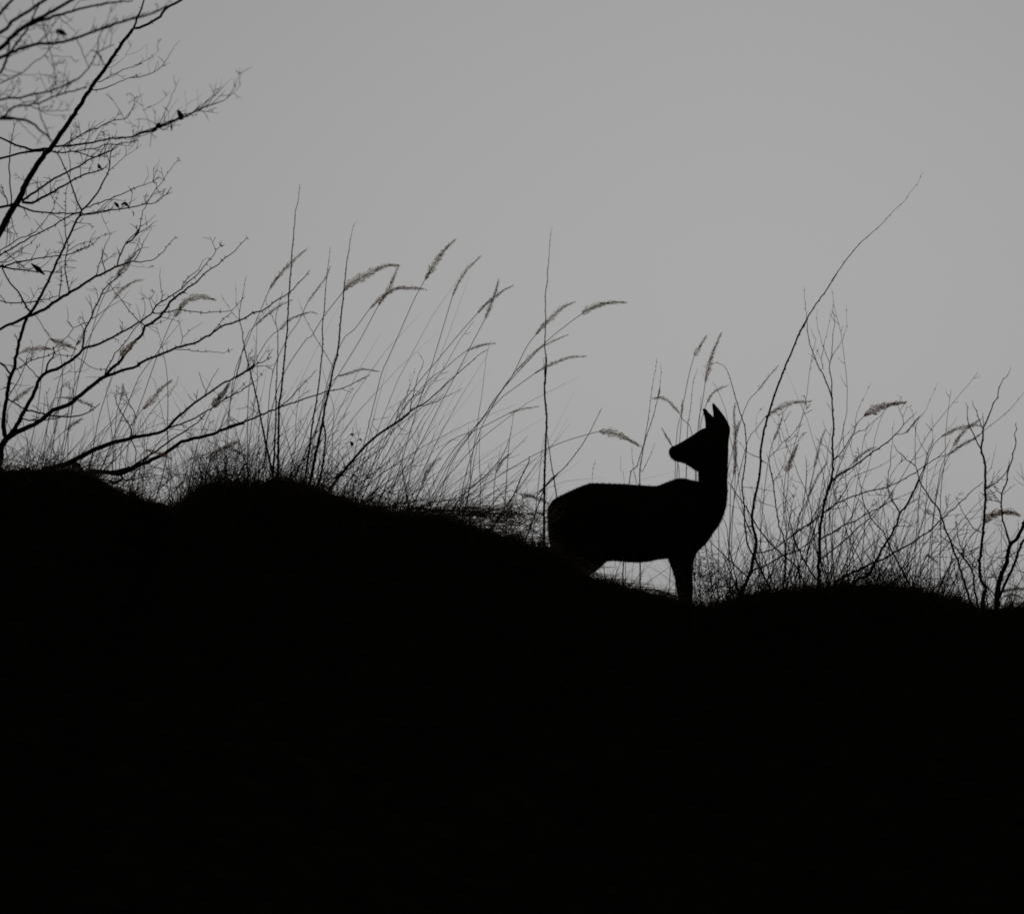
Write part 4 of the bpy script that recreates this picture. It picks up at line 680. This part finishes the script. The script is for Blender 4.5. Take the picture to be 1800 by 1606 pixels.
# ------------------------------------------------------------------ the deer
YD = 20.4
def deer():
    mb = MB()
    def loft(rings, k=20):
        """rings: (left px, left py, right px, right py, half depth px, depth offset m): the two outline points of a section and its thickness"""
        Q = np.array(rings, float); Q = np.vstack([2 * Q[0] - Q[1], Q, 2 * Q[-1] - Q[-2]]); rr = []
        for i in range(1, len(Q) - 2):                                # rounded interpolation between the measured sections
            p0, p1, p2, p3 = Q[i - 1:i + 3]
            for t in (0, .25, .5, .75):
                v = .5 * (2 * p1 + (p2 - p0) * t + (2 * p0 - 5 * p1 + 4 * p2 - p3) * t * t + (3 * p1 - p0 - 3 * p2 + p3) * t ** 3); v[4] = max(v[4], .8); rr.append(v)
        rings = rr + [Q[-2]]; n = len(rings); out = []
        for (x0, y0, x1, y1, hd, off) in rings:
            a = at(x0, y0, YD + off); b = at(x1, y1, YD + off); c = (a + b) / 2; h = (b - a) / 2
            dpt = np.array([0, hd * YD / FPX, 0])
            for j in range(k):
                t = 2 * math.pi * j / k; cs, sn = math.cos(t), math.sin(t)
                out.append(c + h * math.copysign(abs(cs) ** .9, cs) + dpt * math.copysign(abs(sn) ** .9, sn))
        f = []
        for i in range(n - 1):
            for j in range(k):
                j2 = (j + 1) % k; f.append((i * k + j, i * k + j2, (i + 1) * k + j2, (i + 1) * k + j))
        f.append(tuple(range(k))[::-1]); f.append(tuple((n - 1) * k + j for j in range(k)))
        mb.add(out, f)
    # trunk: sections from rump to chest (top outline, bottom outline)
    loft([(963.5, 903, 964, 920, 10, .0), (964.5, 893, 966, 948, 26, 0), (967.5, 886, 969, 962, 34, 0), (974, 878.5, 974, 990, 42, 0), (985, 872, 985, 1003, 48, 0), (1002, 864, 1004, 1006, 53, 0), (1022, 855, 1024, 1000, 55, 0),
          (1041, 849.8, 1044, 992, 56, 0), (1070, 850.6, 1071, 985, 57, 0), (1094, 851.3, 1094, 986.2, 58, 0), (1120, 853, 1120, 987.6, 58, 0), (1138, 854.2, 1140, 986, 56, 0), (1152, 855, 1154, 983, 54, 0), (1162, 852.5, 1164, 981.5, 52, 0),
          (1174, 847.5, 1176, 981, 50, 0), (1188, 842.3, 1188, 983, 47, 0), (1198, 841.2, 1200, 986, 45, 0), (1212, 843.4, 1214, 981, 42, 0), (1226, 846.5, 1228, 966, 40, 0), (1240, 847, 1241, 954, 37, 0), (1254, 846, 1252, 938, 33, 0), (1266, 850, 1262, 924, 27, 0), (1274, 862, 1270, 908, 18, 0), (1277, 874, 1275, 892, 8, 0)])
    # chest and neck, rising at the front of the body
    loft([(1200, 930, 1256, 932, 36, 0), (1206, 905, 1270, 904, 36, 0), (1212, 885, 1276.5, 884, 35, -.01), (1220, 866, 1278.4, 864, 33, -.02), (1229, 848, 1277.8, 848, 30, -.03), (1229.5, 838, 1278.2, 834, 28, -.035), (1227.5, 828, 1278.6, 822, 27, -.04),
          (1222, 818, 1279.4, 806, 27, -.045), (1216, 806, 1280, 792, 26, -.05), (1216, 790, 1280, 780, 25, -.05), (1222, 775, 1281, 768, 24, -.05), (1232, 762, 1281.5, 758, 21, -.05), (1244, 752, 1276, 749, 14, -.05)])
    # head turned to look back over the body: sections from the nose to the nape
    loft([(1176.3, 792, 1176.6, 797, 4, -.14), (1177.0, 789, 1178, 800.5, 8, -.135), (1180, 786.2, 1181.6, 805.3, 10, -.13), (1185, 783.4, 1187.5, 809.6, 10.5, -.125), (1192, 780.6, 1195.5, 811.8, 11, -.12), (1200, 776, 1203, 813.6, 12.5, -.11), (1208, 771.3, 1211, 818, 15, -.1),
          (1216, 766.3, 1219, 823.4, 18, -.09), (1224, 760.8, 1226, 827, 21, -.08), (1232, 755.6, 1232, 828, 23, -.065), (1240, 752.2, 1240, 826, 24, -.055), (1250, 750, 1250, 822, 24, -.05), (1262, 749, 1262, 815, 22, -.05), (1274, 752, 1273, 800, 17, -.05), (1281, 757, 1280, 775, 8, -.05)])
    # ears
    loft([(1240.5, 764, 1262, 768, 6, -.085), (1240.6, 752, 1263, 752, 7, -.09), (1240.0, 743, 1261, 742, 6, -.1), (1239.0, 735, 1256.5, 735, 5, -.105), (1237.4, 728, 1249.5, 729, 4, -.11), (1236, 722.5, 1244, 723, 3, -.11), (1235.4, 719, 1239.6, 718.2, 2, -.11), (1236.3, 717.2, 1237.6, 717, 1, -.11)], 12)
    loft([(1256, 770, 1282.6, 764, 7, -.01), (1256, 756, 1283.4, 754, 8, -.01), (1255.3, 744, 1279.8, 744, 7.5, -.005), (1254.4, 734, 1275, 734.5, 6, 0), (1253.4, 724, 1268.5, 725.5, 4.5, .005), (1252.6, 716, 1262, 717.5, 3.5, .005), (1252.0, 710.5, 1257, 711.5, 2.4, .005), (1252.6, 708, 1254.5, 708, 1.2, .005)], 12)
    # forelegs
    def leg(pts, off): loft([(x - w / 2, y, x + w / 2, y, w * dk / 2, o_) for (x, y, w, dk, o_) in [(p[0], p[1], p[2], p[3] if len(p) > 3 else 1.1, off) for p in pts]], 14)
    leg([(1194, 940, 54, .7), (1194, 970, 46, .8), (1195.5, 990, 35, .9), (1197, 1008, 25), (1198, 1022, 20), (1199, 1036, 19), (1199.5, 1046, 17), (1200, 1060, 13), (1199.5, 1072, 12), (1197, 1080, 14)], -.075)
    leg([(1212, 940, 52, .7), (1208, 968, 36, .8), (1206, 988, 26, .9), (1206, 1008, 22), (1208, 1024, 19), (1209.5, 1038, 17), (1210, 1050, 14), (1210.5, 1064, 13), (1209, 1074, 13), (1206, 1081, 15)], .075)
    # hind legs: thigh to stifle, hock pointing back, near-vertical shank
    for off, dx in ((-.085, 2), (.085, -3)):
        def R6(x, y, w, hd): return (x - w / 2 + dx, y + w * .12, x + w / 2 + dx, y - w * .12, hd, off)
        loft([R6(1014, 925, 80, 30), R6(1022, 950, 90, 30), R6(1029, 970, 90, 27), R6(1030, 987, 80, 22), R6(1023, 1003, 62, 18), R6(1010, 1018, 42, 13), R6(996, 1030, 26, 10), R6(985, 1039, 20, 8), R6(982, 1049, 17, 7), R6(984, 1060, 14, 6.5), R6(986, 1070, 13, 6), R6(983, 1078, 14, 7)], 16)
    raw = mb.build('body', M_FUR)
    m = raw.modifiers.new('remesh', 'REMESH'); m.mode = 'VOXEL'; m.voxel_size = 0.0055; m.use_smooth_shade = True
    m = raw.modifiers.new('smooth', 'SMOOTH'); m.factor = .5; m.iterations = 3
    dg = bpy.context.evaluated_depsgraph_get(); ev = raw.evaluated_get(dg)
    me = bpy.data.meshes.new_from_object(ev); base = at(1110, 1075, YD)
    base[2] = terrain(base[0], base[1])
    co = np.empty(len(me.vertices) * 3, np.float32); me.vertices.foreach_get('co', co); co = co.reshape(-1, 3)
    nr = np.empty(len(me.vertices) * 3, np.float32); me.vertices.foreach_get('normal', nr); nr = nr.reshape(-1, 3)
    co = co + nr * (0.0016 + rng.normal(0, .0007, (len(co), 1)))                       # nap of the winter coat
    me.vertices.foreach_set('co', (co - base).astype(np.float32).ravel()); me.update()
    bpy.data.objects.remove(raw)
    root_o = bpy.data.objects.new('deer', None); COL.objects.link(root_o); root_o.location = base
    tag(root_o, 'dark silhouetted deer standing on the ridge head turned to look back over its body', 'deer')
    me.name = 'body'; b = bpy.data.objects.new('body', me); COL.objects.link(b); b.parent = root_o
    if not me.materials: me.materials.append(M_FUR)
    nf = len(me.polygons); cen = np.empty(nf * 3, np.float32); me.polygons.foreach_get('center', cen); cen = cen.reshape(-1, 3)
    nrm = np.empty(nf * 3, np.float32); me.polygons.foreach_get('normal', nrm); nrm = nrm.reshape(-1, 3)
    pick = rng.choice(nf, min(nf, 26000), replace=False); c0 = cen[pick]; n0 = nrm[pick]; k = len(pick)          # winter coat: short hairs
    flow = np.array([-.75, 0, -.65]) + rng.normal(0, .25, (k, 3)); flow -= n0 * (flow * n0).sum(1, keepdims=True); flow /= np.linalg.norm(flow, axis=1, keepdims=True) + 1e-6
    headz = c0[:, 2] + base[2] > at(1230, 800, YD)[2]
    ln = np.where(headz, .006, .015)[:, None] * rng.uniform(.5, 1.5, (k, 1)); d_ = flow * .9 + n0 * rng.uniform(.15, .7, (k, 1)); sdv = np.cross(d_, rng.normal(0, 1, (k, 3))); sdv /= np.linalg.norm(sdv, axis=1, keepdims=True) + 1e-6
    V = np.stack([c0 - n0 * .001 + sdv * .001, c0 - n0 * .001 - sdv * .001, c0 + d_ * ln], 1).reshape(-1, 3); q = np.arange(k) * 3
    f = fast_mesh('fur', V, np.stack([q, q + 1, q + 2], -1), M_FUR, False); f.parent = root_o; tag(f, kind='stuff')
    def ball(name, px, py, off, r, m, sq=(1, 1, 1)):
        q = MB(); c = at(px, py, YD + off); v = []; f = []; nu, nv = 10, 6
        for i in range(nv + 1):
            for j in range(nu):
                a, t = math.pi * i / nv, 2 * math.pi * j / nu
                v.append(c + r * np.array([sq[0] * math.sin(a) * math.cos(t), sq[1] * math.sin(a) * math.sin(t), sq[2] * math.cos(a)]))
        for i in range(nv):
            for j in range(nu): f.append((i * nu + j, i * nu + (j + 1) % nu, (i + 1) * nu + (j + 1) % nu, (i + 1) * nu + j))
        q.add(v, f); q.build(name, m, root_o, base)
    ball('eye', 1228, 774, -.118, .011, M_EYE); ball('eye', 1228, 774, -.012, .011, M_EYE)
    ball('nose', 1179.5, 793, -.137, .015, M_EYE, (.7, 1.1, .9))
    for (x, y, off, w) in ((1197, 1082, -.075, 14), (1206, 1083, .075, 15), (983, 1080, -.085, 14), (967, 1080, .085, 14)):
        q = MB(); a = np.array([at(x, y - 4, YD + off), at(x - 1, y + 1, YD + off), at(x - 2, y + 6, YD + off)])
        tube(q, a, np.array([w * .46, w * .54, w * .58]) * YD / FPX, 8); q.build('hoof', M_HOOF, root_o, base)
deer()

# ------------------------------------------------------------------ grass and undergrowth nobody could count
def blades(name, px, Y, h, lean, curl, w, m, lift=0.0, seg=4, z0=None, up=None):
    """curved ribbons: px, Y foot; h length in px; lean angle from the vertical (radians, + to the east); curl added along the blade"""
    n = len(px); sc = Y / FPX
    foot = at(px, np.full(n, 900.0), Y); foot[:, 2] = terrain(foot[:, 0], foot[:, 1]) - 0.01 if z0 is None else z0
    foot[:, 2] += lift
    yaw = rng.normal(0, .5, n); V = np.zeros((n, seg + 1, 2, 3)); p = foot.copy(); ang = lean.copy()
    tw = rng.uniform(0, math.pi, n)
    for k in range(seg + 1):
        wk = (w * sc * (1 - (k / seg) ** 1.5 * .85) / 2)[:, None]
        nx_, nz_ = np.cos(ang), -np.sin(ang)
        side = np.stack([nx_ * np.cos(tw * .35), np.sin(tw * .35) + 0 * ang, nz_ * np.cos(tw * .35)], -1)
        V[:, k, 0] = p - side * wk; V[:, k, 1] = p + side * wk
        st_ = (h * sc / seg)[:, None]
        p = p + st_ * np.stack([np.sin(ang), np.sin(yaw) * .35, np.cos(ang)], -1); ang = ang + curl / seg
    b = (np.arange(n) * (seg + 1) * 2)[:, None] + np.arange(seg)[None, :] * 2; b = b.ravel()
    F = np.stack([b, b + 1, b + 3, b + 2], -1)
    return V.reshape(-1, 3), F
def stuff(name, parts, m, label):
    Vs, Fs, n = [], [], 0
    for V, F in parts: Vs.append(V); Fs.append(F + n); n += len(V)
    return tag(fast_mesh(name, np.concatenate(Vs), np.concatenate(Fs), m, False), label=label, kind='stuff')
def crest_zone(a, b, n, hm, lean=.25, ls=.5, w=1.3, front=.5, back=.45, cmean=.32, cs=.4, hs=.55, curlsign=True):
    px = rng.uniform(a, b, n); Y = yc_px(px) + rng.uniform(-front, back, n)
    h = hm * np.exp(rng.normal(0, hs, n)); le = rng.normal(lean, ls, n)
    cu = rng.normal(cmean, cs, n) * np.where(le > 0, 1, -1)
    return blades('', px, Y, h, le, cu, rng.uniform(.6, 1.4, n) * w, None)
parts = []
Z = crest_zone
for args in ((-150, 170, 900, 19, .35, .75), (150, 320, 380, 12, .3, .8), (305, 450, 800, 22, .15, .55), (430, 660, 950, 20, .3, .7), (620, 990, 1400, 19, .45, .8),
             (980, 1080, 300, 12, .6, .9), (1050, 1180, 260, 11, .6, .9), (1205, 1310, 360, 20, .1, .6), (1290, 1460, 650, 20, .15, .6), (1430, 1700, 1200, 17, .15, .7), (1660, 1960, 700, 19, .15, .65)):
    parts.append(Z(*args))
# a low ragged nap right along the edge
n = 9000; px = rng.uniform(-150, 1950, n); Y = yc_px(px) + rng.normal(0, .12, n)
tuft = .55 + .75 * np.clip(np.sin(px * .047 + 1.3) * np.sin(px * .013) + np.sin(px * .19) * .5, 0, 1.2)
parts.append(blades('', px, Y, 13 * tuft * np.exp(rng.normal(0, .55, n)), rng.normal(.5, .95, n), rng.normal(.5, .9, n), rng.uniform(.8, 1.7, n), None, seg=3))
# tussocks: small fans of blades sharing one foot
k = 150; tx = np.sort(rng.uniform(-100, 1880, k)); tx = tx[(tx < 975) | (tx > 1225)]; k = len(tx); per = 22
px = np.repeat(tx, per) + rng.normal(0, 2.2, k * per); Y = yc_px(px) + np.repeat(rng.uniform(-.15, .2, k), per); sz = np.repeat(rng.uniform(9, 25, k), per)
parts.append(blades('', px, Y, sz * np.exp(rng.normal(0, .35, k * per)), np.repeat(rng.normal(.3, .35, k), per) + rng.normal(0, .55, k * per), rng.normal(.25, .6, k * per), rng.uniform(.9, 1.8, k * per), None))
parts.append(Z(1062, 1200, 46, 42, .3, .75, w=.95, front=.1, back=.5))
# fallen strands trailing along the edge
n = 620; px = rng.uniform(-120, 1900, n); Y = yc_px(px) + rng.uniform(-.2, .12, n); cz = np.interp(px, CREST[:, 0], CREST[:, 1]); sl = np.arctan(np.gradient(np.interp(np.arange(-200, 2000), CREST[:, 0], CREST[:, 1])))[(px + 200).astype(int)]
sg = np.where(rng.uniform(0, 1, n) < .68, 1, -1)
parts.append(blades('', px, Y, rng.uniform(16, 75, n), sg * (math.pi / 2 - .22 + rng.normal(0, .16, n)) + sl, sg * rng.normal(.42, .25, n), rng.uniform(.8, 1.5, n), None, z0=at(px, cz - rng.uniform(-6, 3, n), Y)[:, 2]))
n = 90; px = rng.uniform(700, 880, n); Y = yc_px(px) + rng.uniform(-.3, .3, n)
parts.append(blades('', px, Y, rng.uniform(40, 110, n), rng.normal(1.56, .1, n), rng.normal(.1, .2, n), rng.uniform(.8, 1.5, n), None, z0=at(px, rng.uniform(892, 908, n), Y)[:, 2]))
crest_parts = parts; parts = []
parts.append(Z(1160, 1240, 330, 19, .2, .6, front=.45, back=-.02)); parts.append(Z(985, 1060, 160, 17, .6, .6, front=.4, back=-.02))  # blades before the deer's legs get the darker copy, shade by colour
# short cover down the whole slope facing us
n = 26000; px = rng.uniform(-150, 1950, n); Y = yc_px(px) - .3 - 7.5 * rng.uniform(0, 1, n) ** 1.5
parts.append(blades('', px, Y, 26 * np.exp(rng.normal(0, .4, n)), rng.normal(.3, .5, n), rng.normal(.6, .6, n), rng.uniform(1.2, 2.4, n), None, seg=3))
turf_parts = parts; parts = crest_parts
# matted straw lying along the crest before the deer
n = 250; px = rng.uniform(640, 890, n); Y = yc_px(px) + rng.uniform(-.3, .35, n); zz = at(px, rng.uniform(888, 918, n) + (px - 640) * .035 - np.abs(rng.normal(0, 7, n)) * (rng.uniform(0, 1, n) < .35), Y)[:, 2]
parts.append(blades('', px, Y, rng.uniform(25, 105, n), rng.normal(1.5, .3, n), rng.normal(.15, .45, n), rng.uniform(.8, 1.6, n), None, z0=zz))
n = 300; px = rng.uniform(770, 968, n); Y = yc_px(px) + rng.uniform(-.3, .35, n); zz = at(px, rng.uniform(0, 1, n) ** .8 * 60 + 897, Y)[:, 2]
parts.append(blades('', px, Y, rng.uniform(20, 75, n), rng.uniform(-1.5, 1.9, n), rng.normal(0, 1.2, n), rng.uniform(.8, 1.6, n), None, z0=zz))
n = 110; px = rng.uniform(930, 1180, n); Y = yc_px(px) + rng.uniform(-.2, .2, n); zz = at(px, np.interp(px, CREST[:, 0], CREST[:, 1]) - rng.uniform(-4, 8, n), Y)[:, 2]
parts.append(blades('', px, Y, rng.uniform(25, 90, n), rng.normal(1.75, .12, n), rng.normal(.1, .3, n), rng.uniform(.8, 1.5, n), None, z0=zz))
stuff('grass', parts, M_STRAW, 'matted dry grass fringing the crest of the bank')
stuff('turf', turf_parts, M_GRASS, 'short turf, darkened as in shade, covering the slope of the bank')

parts = []
for args in ((-80, 180, 60, 75, .35, .35), (200, 320, 60, 65, .1, .5), (310, 450, 200, 90, .1, .28), (420, 520, 75, 80, .25, .5), (480, 640, 110, 75, .5, .45), (620, 800, 95, 75, .45, .6),
             (780, 960, 70, 60, .75, .6), (1220, 1300, 95, 70, .0, .4), (1300, 1450, 120, 75, .1, .4), (1430, 1560, 80, 80, .25, .45), (1520, 1700, 80, 60, .15, .5), (1680, 1900, 70, 70, .15, .4)):
    parts.append(Z(*args, w=1.05, cmean=.25, cs=.3, hs=.5))
# long leaning blades, most of them bent east by the wind
for (a, b, n, hm, le) in ((400, 640, 30, 230, .42), (600, 720, 26, 240, .5), (680, 900, 22, 190, .62), (1240, 1420, 22, 170, .12), (1380, 1560, 30, 170, .35), (1560, 1720, 18, 150, .2)):
    parts.append(Z(a, b, n, hm, le, .13, w=1.1, cmean=.35, cs=.3, hs=.3))
for (a, b, n, hm, le) in ((640, 900, 44, 120, 1.05), (700, 900, 16, 190, .95), (620, 860, 26, 110, -.2)):
    parts.append(Z(a, b, n, hm, le, .2, w=1.1, cmean=.35, cs=.35, hs=.3))
stuff('tall_grass', parts, M_GRASS, 'thin tall grass blades leaning with the wind along the crest')

# bramble tangles: fine arching runners
def tangle(cx, cy, rx, ry, n, Yc, L=60, w=1.0):
    px = cx + rng.normal(0, rx, n); py = np.minimum(cy + rng.normal(0, ry, n), np.interp(px, CREST[:, 0], CREST[:, 1]) + 5); Y = Yc + rng.uniform(-.25, .25, n)
    return blades('', px, Y, L * np.exp(rng.normal(0, .4, n)), rng.uniform(-2.2, 2.2, n), rng.normal(0, .9, n), rng.uniform(.7, 1.4, n) * w, None, z0=at(px, py, Y)[:, 2], seg=5)
tag(stuff('bramble', [tangle(402, 822, 28, 19, 170, 19.6, 42), tangle(400, 842, 45, 8, 130, 19.6, 34), tangle(360, 860, 22, 10, 80, 19.6, 34)], M_BARK, 'dense dark tangle of fine bramble runners on the mound edge'), kind='stuff')
stuff('undergrowth', [tangle(1255, 1035, 26, 22, 110, 20.5, 50), tangle(1232, 1005, 9, 24, 80, 20.6, 44), tangle(1360, 1024, 50, 12, 80, 20.4, 50), tangle(1430, 1000, 70, 22, 50, 20.4, 80),
                      tangle(1545, 1014, 32, 7, 260, 20.3, 20, .7), tangle(1640, 1024, 30, 8, 160, 20.2, 22, .7), tangle(1700, 1015, 60, 30, 90, 20.1, 60), tangle(680, 885, 50, 10, 100, 19.5, 44), tangle(560, 840, 60, 10, 130, 19.6, 44),
                      tangle(250, 850, 50, 16, 100, 20.2, 50), tangle(60, 815, 60, 8, 130, 20, 36)], M_BARK, 'fine tangled twigs and runners low along the crest')

# slender shoots of the thicket: straight fine rods with short side twigs
mb = MB()
def shoots(a, b, n, hm, lean, ls):
    for _ in range(n):
        px = random.uniform(a, b); Y = float(yc_px(px)) + random.uniform(.05, .7); h = hm * math.exp(random.gauss(0, .4)); le = random.gauss(lean, ls)
        x0 = at(px, 1000, Y)[0]; tz = float(terrain(x0, Y)); k = max(5, int(h / 14)); p = np.array([x0, Y, tz - .02]); q = [p]; a_ = le; dy = random.uniform(-.2, .2)
        for i in range(k):
            a_ += random.gauss(0, .06); p = p + np.array([math.sin(a_), dy, math.cos(a_)]) * h / k * Y / FPX; q.append(p)
            if i > 1 and random.random() < .3:
                s_ = random.choice((-1, 1)) * random.uniform(.4, .9); ln = random.uniform(8, 34) * Y / FPX; e = p + np.array([math.sin(a_ + s_), random.uniform(-.4, .4), math.cos(a_ + s_)]) * ln * .5
                e2 = e + np.array([math.sin(a_ + s_ * .6), 0, math.cos(a_ + s_ * .6)]) * ln * .5; tube(mb, np.array([p, e, e2]), np.array([.5, .4, .25]) * Y / FPX, 3)
        q = np.array(q); tube(mb, q, np.linspace(random.uniform(.6, 1.1), .3, len(q)) * Y / FPX, 4)
shoots(1225, 1340, 16, 140, -.05, .25); shoots(1320, 1470, 40, 180, .12, .28); shoots(1440, 1600, 30, 180, .2, .38); shoots(1560, 1720, 28, 150, .1, .4); shoots(1690, 1830, 26, 130, .1, .38)
shoots(40, 200, 26, 150, .4, .3); shoots(200, 330, 18, 130, .1, .4); shoots(430, 640, 34, 150, .3, .35); shoots(640, 820, 30, 110, .45, .4)
tag(mb.build('thicket', M_BARK), label='thicket of slender bare shoots rising behind the crest', kind='stuff')
